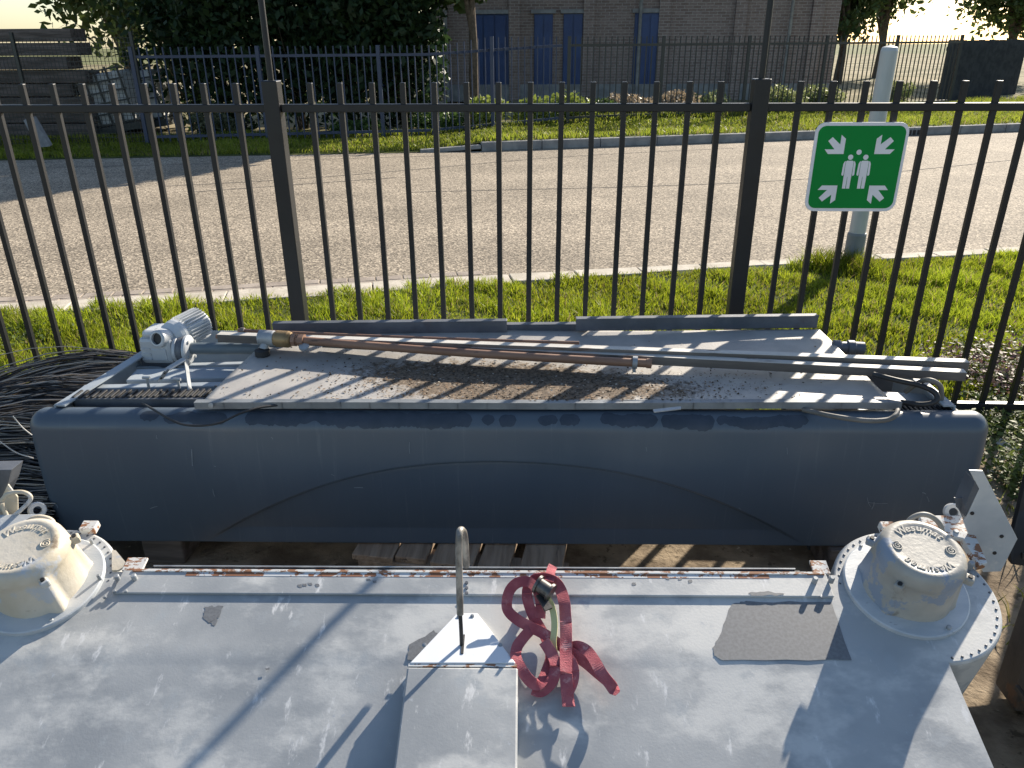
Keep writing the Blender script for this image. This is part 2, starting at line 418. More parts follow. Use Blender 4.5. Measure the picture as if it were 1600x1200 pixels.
far_fence(x_blue0, .2, M_BLUE, 'dark blue upright bar fence in front of the tall hedge across the road')
far_fence(.34, 9.6, M_BLACKCOAT, 'black upright bar fence beyond the far kerb, running right behind the shrubs')

# shrubs, hedge bushes, trees: each a thing of its own with stems and foliage
M_BARK = mat('bark', (.07, .055, .04), (.13, .10, .075), 12, rough=.9, bump=.5, bscale=40, spec=.1)
def shrub(name, label, cat, x, y, r, hgt, n, leaf, c0, c1, group=None, z=None, lobes=6, trunk=0.0, rng=RNG):
    z = float(h_verge(x)) if z is None else z
    o = thing(name, label, cat, (x, y, z), group)
    cs = []; rs = []
    for k in range(lobes):
        a = rng.random()*6.28; d = r*.55*rng.random()**.5
        q = r*(.45+.25*rng.random()); hz = trunk+(hgt-trunk)*(.28+.5*rng.random())
        cs.append((math.cos(a)*d, math.sin(a)*d, hz)); rs.append((q, q, min((hgt-trunk)*.42, hz-.02+.1)))
    v, f, c = leaf_cloud(n, cs, rs, leaf, c0, c1, rng)
    np_mesh('crown' if trunk else 'foliage', v, f, M_LEAF, o, c)
    b = MB()
    if trunk:
        b.tube([(0, 0, -.05), (.04, .02, trunk*.6), (0, .05, trunk+.3*(hgt-trunk))], [r*.09, r*.07, r*.04], 8)
        for k in range(5):
            c_ = cs[k % len(cs)]; b.tube([(0, .03, trunk*.8), (c_[0]*.5, c_[1]*.5, (trunk+c_[2])/2), c_], [r*.045, r*.03, r*.012], 6)
        b.build('trunk', M_BARK, o)
    else:
        for k in range(7):
            c_ = cs[k % len(cs)]; b.tube([(c_[0]*.15, c_[1]*.15, -.02), (c_[0]*.6, c_[1]*.6, c_[2]*.6), (c_[0], c_[1], c_[2])], [.022, .016, .008], 5)
        b.build('stems', M_BARK, o)
    return o
hed = [(-6.3, 16.2, 1.25, 4.1), (-5.1, 16.6, 1.3, 4.3), (-4.0, 16.6, 1.2, 3.9), (-3.0, 17.0, 1.0, 3.3), (-7.6, 17.2, 1.3, 4.2)]
hl = ['dark evergreen hedge bush behind the blue fence, beside the leaning caged tanks', 'tallest dark evergreen hedge bush behind the blue fence', 'dark evergreen hedge bush behind the blue fence left of the dark fence post',
      'dark evergreen hedge bush at the right end of the hedge, next to the blue doors', 'dark evergreen bush standing behind the timber stack']
for (x, y, r, hh), lb in zip(hed, hl):
    shrub('hedge_bush', lb, 'hedge', x, y, r, hh, 7500, .085, (.012, .028, .010), (.032, .06, .02), 'evergreen hedge across the road', lobes=9)
yg = ((.14, .20, .03), (.32, .36, .08)); pale = ((.16, .20, .06), (.40, .42, .20)); dry = ((.22, .17, .11), (.42, .34, .24)); mid = ((.04, .08, .02), (.10, .16, .035))
low = [(775, 196, .55, .55, yg, 'yellow-green leafy shrub behind the far fence below the blue doors'),
       (838, 194, .5, .5, yg, 'second yellow-green shrub behind the far fence, right of the first'),
       (895, 192, .55, .55, yg, 'bright green shrub behind the far fence at the end of the blue doors'),
       (690, 200, .6, .42, mid, 'low dark green bush behind the blue fence under the brick wall'),
       (945, 189, .5, .40, mid, 'low mid-green bush between the bright shrubs and the dry grass'),
       (990, 186, .6, .45, dry, 'tuft of dry beige grass behind the far fence'),
       (1045, 184, .6, .5, dry, 'wide clump of dry brownish grass left of the pale shrubs'),
       (1100, 181, .5, .45, pale, 'pale green flowering shrub behind the far fence left of the right fence post'),
       (1215, 177, .6, .5, pale, 'pale flowering shrub behind the far fence right of the thick fence post'),
       (1275, 174, .55, .5, pale, 'pale flowering shrub behind the far fence above the green sign'),
       (1400, 168, .6, .5, pale, 'pale shrub behind the far fence right of the lamp post'),
       (560, 205, .5, .35, mid, 'low grassy bush at the foot of the hedge right end'),
       (330, 212, .6, .45, ((.05, .07, .03), (.16, .16, .09)), 'low pale grassy bush at the foot of the hedge behind the blue fence')]
for px, py, r, hh, (c0, c1), lb in low:
    p = G(px, py, .13); y = float(y_fen(p.x))+.75
    x = p.x*(y/p.y)
    shrub('low_shrub', lb, 'shrub', x, y, r, hh, 1500, .045, c0, c1, 'low shrubs along the far fence', lobes=5)

# brick building with blue doors
bx0, bx1, by = -3.2, 7.6, 23.0
bd = thing('brick_shed', 'long grey brick shed with dark blue doors behind the far fence', 'building', ((bx0+bx1)/2, by, .1)); L0 = bd.location
M_BRICK = mat('grey_brick', (.17, .14, .13), (.26, .22, .20), 14, rough=.9, spec=.2, stretch=(1, 1, 3), bump=.3, bscale=30)
bn = M_BRICK.node_tree; BN = bn.nodes; tcb = BN.new('ShaderNodeTexCoord'); mpb = BN.new('ShaderNodeMapping'); mpb.inputs['Rotation'].default_value = (rad(90), 0, 0)
bk_ = BN.new('ShaderNodeTexBrick'); bk_.inputs['Scale'].default_value = 1; bk_.inputs['Brick Width'].default_value = .22; bk_.inputs['Row Height'].default_value = .072; bk_.inputs['Mortar Size'].default_value = .007
bk_.inputs['Color1'].default_value = (.20, .155, .135, 1); bk_.inputs['Color2'].default_value = (.27, .22, .195, 1); bk_.inputs['Mortar'].default_value = (.34, .32, .30, 1)
bn.links.new(tcb.outputs['Object'], mpb.inputs['Vector']); bn.links.new(mpb.outputs[0], bk_.inputs['Vector'])
mxb = BN.new('ShaderNodeMix'); mxb.data_type = 'RGBA'; mxb.blend_type = 'MULTIPLY'; mxb.inputs[0].default_value = .6
src = BN['Principled BSDF'].inputs['Base Color'].links[0].from_socket
scl = BN.new('ShaderNodeMix'); scl.data_type = 'RGBA'; scl.blend_type = 'MULTIPLY'; scl.inputs[0].default_value = 1; scl.inputs[7].default_value = (4.2, 4.6, 4.9, 1)
bn.links.new(src, scl.inputs[6]); bn.links.new(bk_.outputs[0], mxb.inputs[6]); bn.links.new(scl.outputs[2], mxb.inputs[7]); bn.links.new(mxb.outputs[2], BN['Principled BSDF'].inputs['Base Color'])
MB().bar((bx0-.1, by-.32, 3.28), (bx1+.1, by-.32, 3.28), .12, .11).build('gutter', M_DARKGREY if False else M_BLACKCOAT, bd, L0)
for xx in (bx0+.35, 2.35, 6.3): MB().tube([(xx, by-.16, .1), (xx, by-.16, 3.1), (xx, by-.3, 3.26)], .045, 10).build('downpipe', M_KERB, bd, L0)
MB().box(((bx0+bx1)/2, by-.05, .32), (bx1-bx0+.04, .1, .44)).build('plinth', M_KERB, bd, L0)
MB().box(((bx0+bx1)/2, by+2.5, 1.75), (bx1-bx0, 5, 3.3)).build('wall', M_BRICK, bd, L0)
MB().box(((bx0+bx1)/2, by+2.4, 3.45), (bx1-bx0+.3, 5.4, .16)).build('roof', mat('roof_felt', (.05, .05, .055), rough=.9), bd, L0)
M_DOOR = mat('blue_door', (.018, .045, .14), (.025, .06, .17), 3, rough=.5)
for (a, c) in ((590, 651), (740, 809), (834, 862), (878, 907), (985, 1030)):
    xa, xc = V(a, 160, by).x, V(c, 160, by).x
    d = MB().box(((xa+xc)/2, by-.02, 1.2), (xc-xa, .06, 2.2)).build('door', M_DOOR, bd, L0)
    nb = max(2, int((xc-xa)/.3))
    for k in range(nb): MB().box((xa+(xc-xa)*(k+.5)/nb, by-.06, 1.2), ((xc-xa)/nb*.86, .03, 2.1)).build('panel', M_DOOR, d, L0)
    MB().box(((xa+xc)/2, by-.05, 2.36), (xc-xa+.16, .1, .1)).build('lintel', M_KERB, bd, L0)
for k in range(6):
    xx = bx0+.2+k*2.0
    MB().box((xx, by-.06, 1.7), (.3, .12, 3.2)).build('pillar', M_BRICK, bd, L0)
# dark board fence on the right
xa = G(1462, 176, .13); yb = 21.5
pA, pB = V(1462, 172, 22.0), V(1578, 172, 25.0)
bf = thing('board_fence', 'dark grey vertical board fence at far right above the grass slope', 'fence', (pA.x, pA.y, .1)); L0 = bf.location
nbd = 22
for k in range(nbd):
    q = pA.lerp(pB, (k+.5)/nbd)
    MB().box((q.x, q.y, .1+.75+random.uniform(-.01, .01)), ((pB.x-pA.x)/nbd*.92, .03, 1.5)).build('board', mat('dark_boards', (.028, .030, .034), (.05, .052, .055), 6, rough=.8), bf, L0)
for zz in (.4, 1.3): MB().bar(pA+Vector((0, .05, 0)), pB+Vector((0, .05, 0)), .05, .09).build('rail', M_BLACKCOAT, bf, L0).location.z = zz+.1-pA.z
# trees farther back
for i, (x, y, r, hh, tr, lb) in enumerate([(-1.6, 16.9, 1.25, 4.5, 2.3, 'leafy tree in front of the blue doors, right of the dark hedge'), (-3.4, 18.6, 1.5, 5.4, 2.4, 'leafy tree rising just behind the right half of the hedge'), (10.5, 31, 2.0, 5.6, 1.6, 'leafy tree behind the dark board fence at the right'), (13.8, 36, 2.3, 6.2, 1.8, 'rightmost leafy tree beyond the grass slope'),
                                   (8.0, 40, 2.4, 6.5, 2.0, 'leafy tree behind the right end of the brick shed'), (-10.8, 21, 2.3, 5.6, 1.4, 'leafy tree behind the timber stack at the left edge'),
                                   (17.5, 33, 2.2, 5.8, 1.6, 'leafy tree standing alone at the far right of the slope')]):
    shrub('leafy_tree', lb, 'tree', x, y, r, hh, 6500, .13, (.035, .06, .018), (.09, .13, .035), 'trees beyond the far fence', lobes=10, trunk=tr)

# left: timber stack behind a wire mesh fence, leaning slab, caged tanks
M_WOOD = mat('grey_timber', (.085, .07, .06), (.17, .14, .125), 4, rough=.9, spec=.1, stretch=(.4, 4, 4), bump=.4, bscale=20)
ty = 15.0
ts = thing('timber_stack', 'stack of dark weathered timber sleepers behind the wire mesh at the left', 'timber stack', (-9.4, ty, .02)); L0 = ts.location
xend = V(138, 190, 15.0).x
for r_ in range(8):
    xx = xend-4.75+random.uniform(-.06, .06)
    for k in range(2):
        ln = 2.35+random.uniform(-.1, .1)
        MB().box((xx+ln/2, ty+.25+random.uniform(-.04, .04), .02+.12+.235*r_), (ln, .5, .215)).build('sleeper', M_WOOD, ts, L0, bevel=.012)
        xx += ln+.03
wf = thing('wire_mesh_fence', 'dark wire mesh fence in front of the timber stack', 'fence', (-9.2, 13.55, .0)); L0 = wf.location
pa, pb = Vector((-12.5, float(y_fen(-12.5)), .02)), Vector((-7.0, float(y_fen(-7.0)), .02))
for k in range(4):
    q = pa.lerp(pb, k/3); MB().box(q+Vector((0, 0, .9)), (.05, .05, 1.8)).build('post', M_BLACKCOAT, wf, L0)
b = MB()
for k in range(92): q = pa.lerp(pb, k/91); b.bar(q+Vector((0, 0, .04)), q+Vector((0, 0, 1.7)), .007, .007, (0, 1, 0))
for k in range(24): zz = .05+k*.072; b.bar(pa+Vector((0, 0, zz)), pb+Vector((0, 0, zz)), .007, .007)
stuff(b.build('wire_mesh', M_BLACKCOAT, wf, L0))
lp = thing('leaning_slab', 'grey concrete slab leaning against the wire mesh on the shaded verge', 'slab', G(62, 230))
L0 = lp.location
q = [V(36, 188, 13.1), V(52, 184, 13.1), V(78, 229, 12.7), V(58, 231, 12.7)]
MB().prism(q, (0, .09, .02)).build('slab', mat('slab_concrete', (.17, .16, .15), (.25, .24, .22), 5, rough=.9), lp, L0, bevel=.008)
def cage(cx, y, tilt, label):
    o = thing('caged_tank', label, 'tank', (cx, y, .05), 'caged tanks behind the far fence')
    o.rotation_euler = (0, tilt, .12)
    MB().box((0, .5, .62), (.86, .86, .92)).build('tank', mat('white_plastic', (.42, .43, .42), (.52, .52, .50), 5, rough=.5), o, bevel=.05)
    b = MB().box((0, .5, .08), (1.0, 1.0, .14)).build('pallet_base', M_BLACKCOAT, o, bevel=.01)
    for k in range(5):
        MB().box((-.44+.22*k, .03, .65), (.03, .03, 1.05)).build('cage_bar', M_BLACKCOAT, o)
    for k in range(6):
        MB().box((0, .0, .18+.19*k), (1.0, .03, .028)).build('cage_bar', M_BLACKCOAT, o)
    for s in (-.48, .48):
        MB().box((s, .5, .65), (.03, .95, 1.05)).build('cage_side', M_BLACKCOAT, o) if False else None
    return o
cage(V(180, 205, 15.2).x, 15.2, -.17, 'white caged plastic tank tilting left beside the timber stack')
cage(V(226, 205, 15.9).x, 15.9, -.14, 'white caged plastic tank, the right one, half hidden by the hedge')

# ================================================================== NEAR FENCE, SIGN, POST
FX0, FY, PITCH, STEP = -0.9768, 3.307, 1.957, 0.127
fence = thing('metal_fence', 'near anthracite metal bar fence right behind the dark grey machine cover', 'fence', (FX0, FY, 0)); L0 = Vector(fence.location)
pst = MB().box((0, 0, .745), (.064, .064, 1.51)).tube([(0, 0, 1.49), (0, 0, 1.80)], .0125, 10).build('post', DARKSTEEL, fence, bevel=.004)  # thin rod on top is added, unseen, to cast a slim shadow
bar_ = MB().box((0, 0, .77), (.0215, .0215, 1.44)).build('bar', DARKSTEEL, fence, bevel=.002)
fp = fb = True
for k in range(-2, 3):
    xs0 = FX0+k*PITCH
    if fp: pst.location = (xs0-.153-FX0, 0, 0); fp = False
    else: dup(pst, fence, Vector((xs0-.153-FX0, 0, 0)))
    if k == 2: break
    for i in range(14):
        p = Vector((xs0+STEP*i-FX0, 0, 0))
        if fb: bar_.location = p; fb = False
        else:
            o_ = dup(bar_, fence, p); o_.rotation_euler = (random.gauss(0, .0016), random.gauss(0, .0020), random.gauss(0, .03))
    for zz in (1.394, .098):
        MB().box((xs0+.8255, FY, zz), (PITCH-.066, .032, .031)).build('rail', DARKSTEEL, fence, L0, bevel=.003)

def rrect(w, h, r, n=8):
    q = []
    for cx, cz, a0 in ((w/2-r, h/2-r, 0), (-w/2+r, h/2-r, 90), (-w/2+r, -h/2+r, 180), (w/2-r, -h/2+r, 270)):
        for k in range(n+1):
            a = rad(a0+90*k/n); q.append((cx+r*math.cos(a), cz+r*math.sin(a)))
    return q
M_SIGNW = mat('sign_white', (.80, .79, .82), (.74, .73, .76), 6, rough=.5)
M_SIGNG = mat('sign_green', (.0, .235, .042), (.0, .22, .039), 4, rough=.5, spec=.2)
SW, SH = .366, .350
sign = thing('assembly_point_sign', 'square green and white emergency assembly point sign hung on the fence', 'sign', (1.238, 3.278, 1.164)); L0 = Vector(sign.location)
def flat(poly, y0, th): return MB().prism([(x, y0, z) for x, z in poly], (0, th, 0))
flat(rrect(SW, SH, .040), -.004, .006).build('plate', M_SIGNW, sign, bevel=.001)
flat(rrect(SW-.024, SH-.026, .030), -.0052, .002).build('green_field', M_SIGNG, sign)
ARW = [(0, 0), (-.168, 0), (-.21, -.051), (-.105, -.051), (-.185, -.143), (-.143, -.185), (-.051, -.105), (-.051, -.21), (0, -.168)]
uv = lambda u, v_: ((u-.5)*SW, (.5-v_)*SH)
for tu, tv, sx, sz in ((.335, .345, 1, 1), (.665, .345, -1, 1), (.325, .70, 1, -1), (.675, .70, -1, -1)):
    flat([uv(tu+a*sx, tv+b_*sz) for a, b_ in ARW], -.0062, .0015).build('arrow', M_SIGNW, sign)
def disc(u, v_, r): return [(uv(u, v_)[0]+r*SW*math.cos(6.2832*k/20), uv(u, v_)[1]+r*SW*math.sin(6.2832*k/20)) for k in range(20)]
for cu in (.418, .582):
    o = flat([uv(cu+a, b_) for a, b_ in ((-.041, .43), (-.03, .42), (.03, .42), (.041, .43), (.041, .58), (.039, .735), (.004, .735), (.002, .60), (-.002, .60), (-.004, .735), (-.039, .735), (-.041, .58))], -.0062, .0015)
    for s in (-1, 1):
        ar = [(s*.045, .423), (s*.055, .43), (s*.066, .455), (s*.070, .575), (s*.062, .588), (s*.050, .588), (s*.047, .575)]
        o.prism([(*[uv(cu+a, b_)[0]], -.0062, uv(cu+a, b_)[1]) for a, b_ in ar], (0, .0015, 0))
    q = disc(cu, .381, .028); o.prism([(x, -.0062, z) for x, z in q], (0, .0015, 0))
    o.build('pictogram', M_SIGNW, sign)
flat(disc(.50, .325, .028), -.0062, .0015).build('pictogram', M_SIGNW, sign)
for zz in (.1, -.1):
    MB().box((0, .012, zz), (.30, .014, .03)).build('mounting_strip', GALV, sign)

pp = G(1331, 412)
post = thing('steel_post', 'round galvanised post standing in the grass behind the green sign', 'post', pp)
M_POST = mat('post_zinc', (.40, .42, .43), (.52, .54, .55), 3, rough=.5, metal=.2, stretch=(1, 1, .25), bump=.04, stains=(((.30, .32, .33), 8, .6, .1, (1, 1, .2)),))
MB().lathe([(.062, -.1), (.060, 1.0), (.059, 1.56), (.052, 1.585), (.0, 1.60)], n=28).build('shaft', M_POST, post)
MB().lathe([(.071, -.1), (.071, .235), (.066, .25), (.060, .252)], n=28, caps=False).build('sleeve', mat('sleeve_zinc', (.15, .165, .17), (.22, .235, .24), 4, rough=.6, stretch=(1, 1, .3)), post)
MB().lathe([(.012, 0), (.012, .012), (.006, .016)], (.018, -.062, 1.20), (.1, -1, 0), 12).build('bolt', M_KERB, post)

# ================================================================== MACHINE WITH THE DARK GREY COVER
M1L = Vector((-.19, 2.1, 0))
m1 = thing('wash_gantry', 'long dark blue-grey moulded machine cover with an arch, on a wooden pallet before the fence', 'machine', M1L)
M_COVER = mat('dark_grey_cover', (.070, .094, .122), (.080, .104, .132), 2.2, rough=.36, spec=.5, stretch=(1, 1, .35), rvar=.07, bump=.012, bscale=5,
              stains=(((.092, .118, .146), 3.2, .52, .25, (1.0, 1, .10)), ((.098, .124, .152), 22, .575, .16, (4.0, 1, .14)), ((.10, .115, .13), 60, .70, .04, (1, 1, 1))))
M_TRAY = mat('tray_grey_paint', (.26, .30, .34), (.34, .38, .41), 5, rough=.5, stains=(((.20, .20, .19), 9, .6, .15, (1, 1, 1)),), rvar=.08)
M_DARK = mat('black_rubber', (.012, .012, .013), (.024, .024, .025), 8, rough=.55)
XL, XR = V(47, 680, 2.07).x-.018, V(1541, 690, 2.15).x+.020
y0f = lambda x: 2.066+.027*(x-XL)
arch = [G_ for G_ in [(-1.13, .13), (-.95, .235), (-.762, .335), (-.46, .415), (-.145, .445), (.17, .415), (.483, .33), (.68, .235), (.86, .13)]]
ax_ = np.array([a for a, _ in arch]); az_ = np.polyfit(ax_, np.array([b_ for _, b_ in arch]), 6)
def zarch(x): return np.polyval(az_, x) if -1.14 < x < .87 else -1
# profile: rear of the roll, over the top, down the front, turned in at the bottom
TOPZ, BOTZ, RR = .592, .128, .056
prof = [(.082, TOPZ-.008), (.070, TOPZ-.002)]
for k in range(13):
    a = rad(90+90*k/12); prof.append((RR+RR*math.cos(a)*1.0, TOPZ-RR+RR*math.sin(a)))
nz = 110
for k in range(1, nz+1):
    t = k/nz; prof.append((-.010*math.sin(math.pi*t)+.004*t, TOPZ-RR+(BOTZ-TOPZ+RR)*t))
prof += [(.012, BOTZ-.003), (.03, BOTZ)]
pn = []
for i in range(len(prof)):
    a = prof[max(i-1, 0)]; c = prof[min(i+1, len(prof)-1)]; dy, dz = c[0]-a[0], c[1]-a[1]; l = math.hypot(dy, dz); pn.append((dz/l, -dy/l))   # outward (-y on the front, +z on the top)
NX = 440
# spacing finer at the ends
u = np.linspace(0, 1, NX+1); xs = XL+(XR-XL)*(u-.035*np.sin(2*np.pi*u)*.0)
xs = np.sort(np.r_[xs, XL+.07*np.linspace(0, 1, 16)**2, XR-.07*np.linspace(0, 1, 16)**2]); xs = np.unique(np.round(xs, 5))
RE = .055
vv = np.zeros((len(xs), len(prof), 3))
for i, x in enumerate(xs):
    e = min(x-XL, XR-x); ins = 0 if e > RE else RE-math.sqrt(max(0, RE*RE-(RE-e)**2))
    za = zarch(x)
    for j, (py, pz) in enumerate(prof):
        d = ins
        if py < .02 and pz < TOPZ-RR:
            s = (za-pz)/.011; s = min(max(s, 0), 1); fd = min(1, max(0, (za-BOTZ)/.10))*min(1, max(0, (pz-BOTZ)/.05)); d += .018*s*s*(3-2*s)*fd
            s2 = 1-min(abs(za-pz-.006)/.008, 1); d += .0032*max(s2, 0)*fd                 # crease along the arch
        d += .0016*min(1, max(0, (TOPZ-RR-pz)/.15))*math.sin(2.1*x+.6)*math.sin(5*pz+x)
        vv[i, j] = (x, y0f(x)+py-pn[j][0]*d, pz-pn[j][1]*d)
ni, nj = len(xs), len(prof)
I, J = np.meshgrid(np.arange(ni-1), np.arange(nj-1), indexing='ij'); q = (I*nj+J).ravel()
faces = np.stack([q, q+nj, q+nj+1, q+1], 1)
V_ = vv.reshape(-1, 3)-np.array(M1L)
cover = np_mesh('front_cover', V_, faces[:, ::-1], M_COVER, m1, None, True)
sol = cover.modifiers.new('solid', 'SOLIDIFY'); sol.thickness = .004; sol.offset = -1
# water stains and lime on the top roll: thin films on the cover, a millimetre proud
M_STAIN = mat('damp_film', (.034, .046, .064), (.046, .058, .078), 20, rough=.45, spec=.4)
M_LIME = mat('lime_edge', (.20, .23, .26), (.26, .29, .32), 30, rough=.7)
def roll_pt(x, s, lift=.0012):     # s: metres over the roll from the rear of its flat top to the front
    s = (s-.06)*.80+.030; fl = .014
    if s < fl: py, pz, n = .070-s, TOPZ-.001, (0, 1)
    else:
        a = (s-fl)/RR; a = min(a, math.pi/2); py, pz, n = RR-RR*math.sin(a), TOPZ-RR+RR*math.cos(a), (-math.sin(a), math.cos(a))
    return Vector((x, y0f(x)+py+n[0]*lift, pz+n[1]*lift))
def stain(px0, px1, s0, s1, seed, material=M_STAIN, name='damp_stain', rough_=.007, lift=.0009):
    r = np.random.default_rng(seed)
    x0, x1 = V(px0, 655, 2.12).x, V(px1, 655, 2.12).x; n = max(8, int((x1-x0)/.006))
    b = MB(); rows = []; wa = wb = 0
    for i in range(n+1):
        t = i/n; wa = .88*wa+r.normal()*rough_*.35; wb = .80*wb+r.normal()*rough_*.5
        end = min(1, min(t, 1-t)*(x1-x0)/.022); end = math.sqrt(max(0, 1-(1-end)**2)); mid = (s0+s1)/2
        a = mid+(s0+wa-mid)*end; c = mid+(s1+wb-mid)*end
        rows.append([roll_pt(x0+(x1-x0)*t, a+(c-a)*k/5, lift) for k in range(6)])
    vs = [p for rw in rows for p in rw]
    b.add(vs, [(i*6+j, (i+1)*6+j, (i+1)*6+j+1, i*6+j+1) for i in range(n) for j in range(5)], True)
    return b.build(name, material, m1, M1L)
for k, (a, c, s0, s1) in enumerate([(386, 640, .06, .118), (632, 738, .064, .122), (655, 690, .10, .132), (752, 773, .075, .11), (779, 807, .066, .12), (840, 872, .075, .112), (874, 907, .07, .115), (938, 1030, .065, .117), (1034, 1120, .066, .12), (1122, 1270, .07, .115), (262, 360, .07, .115), (225, 255, .061, .10)]):
    stain(a, c, s0, s1, 40+k)
M_SCUFF = mat('scuff', (.16, .19, .22), (.22, .25, .28), 60, rough=.7)
def face_pt(px, py):
    y = 2.1
    for _ in range(4):
        q = V(px, py, y); y = y0f(q.x)-.0105*math.sin(math.pi*min(1, max(0, (TOPZ-RR-q.z)/(TOPZ-RR-BOTZ))))-.0035
    return V(px, py, y)
rs_ = random.Random(4)
for (px, py, L_, a_) in ((334, 770, 12, 1.3), (336, 728, 3, .2), (240, 793, 12, -.3), (245, 683, 6, 1.4), (1358, 785, 16, 1.2), (1364, 790, 12, 1.9), (1372, 786, 30, .04), (1444, 771, 6, .4), (1450, 780, 9, 1.2), (1156, 795, 5, .6), (300, 715, 26, 1.52), (425, 640+45, 4, 1.0), (560, 762, 14, .0), (88, 790, 8, 1.0), (1230, 705, 10, 1.5), (640, 700, 18, 1.55), (520, 742, 5, .5), (1010, 702, 7, 1.4)):
    q0 = face_pt(px-L_/2*math.cos(a_), py-L_/2*math.sin(a_)); q1 = face_pt(px+L_/2*math.cos(a_), py+L_/2*math.sin(a_)); qm = q0.lerp(q1, .5)+Vector((rs_.uniform(-.003, .003), 0, rs_.uniform(-.003, .003)))
    MB().ribbon([q0, qm, q1], [Vector((q1-q0)).cross(Vector((0, -1, 0)))]*3, rs_.uniform(.0012, .0028), .0004).build('scuff', M_SCUFF, m1, M1L)
# side plates, tray and beams behind the cover
def side_plate(px, name='side_plate'):
    b = MB(); (ax0, ay0), (bx0_, by0_) = px
    A = G(ax0, ay0, .60); B = G(bx0_, by0_, .60); d = (B-A).normalized()
    A = A-d*.02 if ax0 < 800 else A+d*.06
    b.bar(A+Vector((0, 0, -.18)), B+Vector((0, 0, -.18)), .006, .36)
    s = Vector((d.y, -d.x, 0)); s = s if (s.x > 0) == (ax0 < 800) else -s
    b.bar(A+s*.018, B+s*.018, .036, .005)
    return b.build(name, M_TRAY, m1, M1L)
side_plate(((92, 629), (226, 546))); side_plate(((1508, 648), (1405, 560)))
MB().box((-.40, 2.93, .31), (2.36, .006, .50)).box((1.185, 2.93, .24), (.39, .006, .40)).build('rear_blocking_plate', M_TRAY, m1, M1L)  # unseen plate, shaped to block the sun except through its gap
MB().box((-1.13, 2.58, .40), (.74, .66, .01)).build('tray_floor', M_TRAY, m1, M1L)
def beam(p0, p1, z, w, h, name='cross_beam', material=M_TRAY):
    a, c = G(*p0, z), G(*p1, z)
    return MB().bar(a-Vector((0, 0, h/2)), c-Vector((0, 0, h/2)), w, h).build(name, material, m1, M1L, bevel=.004)
beam((128, 604), (400, 598), .585, .035, .10)
beam((205, 585), (420, 579), .58, .10, .05)
beam((212, 571), (400, 566), .56, .03, .12)
beam((1378, 618), (1470, 622), .56, .07, .07)
beam((1392, 566), (1460, 578), .50, .05, .05)
beam((1340, 640), (1490, 648), .55, .02, .06)
MB().bar(G(1300, 600, .40), G(1420, 622, .40), .02, .2).build('inner_plate', GALVDARK, m1, M1L)
# cable drag chain
lk = None
for k in range(22):
    px = 122+9.6*k; p = G(px, 619-.10*k, .596)
    if lk is None:
        lk = MB().box((0, 0, -.012), (.0165, .05, .034)).box((0, 0, .008), (.009, .056, .006)).build('chain_link', M_DARK, m1, None, bevel=.002); lk.location = p-M1L
    else: dup(lk, m1, p-M1L)
MB().bar(G(118, 629, .585), G(320, 629, .585), .012, .03).build('chain_tray', GALVDARK, m1, M1L)
for k in range(12):
    dup(lk, m1, G(1405+8*k, 640+.4*k, .575)-M1L)
for px, py, hh in ((234, 612, .05), (281, 610, .04)):
    p = G(px, py, .59)
    MB().tube([p, p+Vector((0, 0, hh))], .0045, 8).tube([p+Vector((-.014, 0, hh)), p+Vector((.010, 0, hh))], .005, 8).build('t_bolt', GALV, m1, M1L)
# bent perforated strap
def strap_strip(a, c, w, up): return MB().bar(a, c, w, .003, up)
b = MB().bar(G(288, 561, .66), G(262, 577, .645), .028, .003).bar(G(262, 577, .645), G(250, 594, .60), .028, .003)
b.build('bent_strap', GALV, m1, M1L)
for px, py, zz in ((257, 583, .634), (252, 591, .612)):
    MB().lathe([(.0045, 0), (.0045, .004)], G(px, py, zz), (-.2, -.7, .6), 10).build('hole', M_DARK, m1, M1L)
MB().bar(G(290, 562, .655), G(297, 612, .585), .024, .003, (1, 0, .2)).build('bracket_leg', GALV, m1, M1L)

# ---- gear motor (a part of the machine with its own pieces)
M_ALU = mat('silver_paint', (.44, .46, .48), (.56, .58, .59), 8, rough=.42, metal=.15, stains=(((.22, .21, .19), 12, .62, .08, (1, 1, 1)),), rvar=.08)
gc = V(255, 540, 2.60)
gm = MB().box(gc+Vector((0, 0, 0)), (.118, .12, .10)).build('gear_motor', M_ALU, m1, M1L, bevel=.014)
MB().box(gc+Vector((.012, -.061, -.012)), (.055, .006, .045)).build('cover_plate', M_ALU, gm, M1L, bevel=.003)
for k in range(3): MB().box(gc+Vector((-.035, -.061, -.03+.02*k)), (.035, .004, .006)).build('rib', M_ALU, gm, M1L)
MB().box(gc+Vector((-.005, .0, .058)), (.085, .10, .03)).build('upper_housing', M_ALU, gm, M1L, bevel=.012)
bd_ = Vector((-.18, -.86, .25)).normalized()
bc = V(249, 529, 2.545)
MB().lathe([(.034, -.10), (.033, -.02), (.031, .012), (.026, .016), (.021, .016), (.021, .002), (.0, .002)], bc, bd_, 28).build('shaft_boss', M_ALU, gm, M1L)
MB().lathe([(.0205, .003), (.0205, .006), (0, .006)], bc, bd_, 20).build('bore', M_DARK, gm, M1L)
md = Vector((.40, .88, .10)).normalized(); mc = V(274, 524, 2.62)
MB().lathe([(.044, -.03), (.055, -.01), (.058, .005), (.058, .015), (.049, .017), (.049, .125), (.042, .135), (0, .14)], mc, md, 32).build('motor_body', M_ALU, gm, M1L)
fw = md.orthogonal().normalized(); fu = md.cross(fw)
for k in range(28):
    a = 6.2832*k/28; rr = fw*math.cos(a)+fu*math.sin(a)
    MB().bar(mc+md*.028+rr*.053, mc+md*.122+rr*.053, .0032, .016, rr).build('fin', M_ALU, gm, M1L)
fx = V(276, 546, 2.58)
XA = Vector((1, .03, 0))
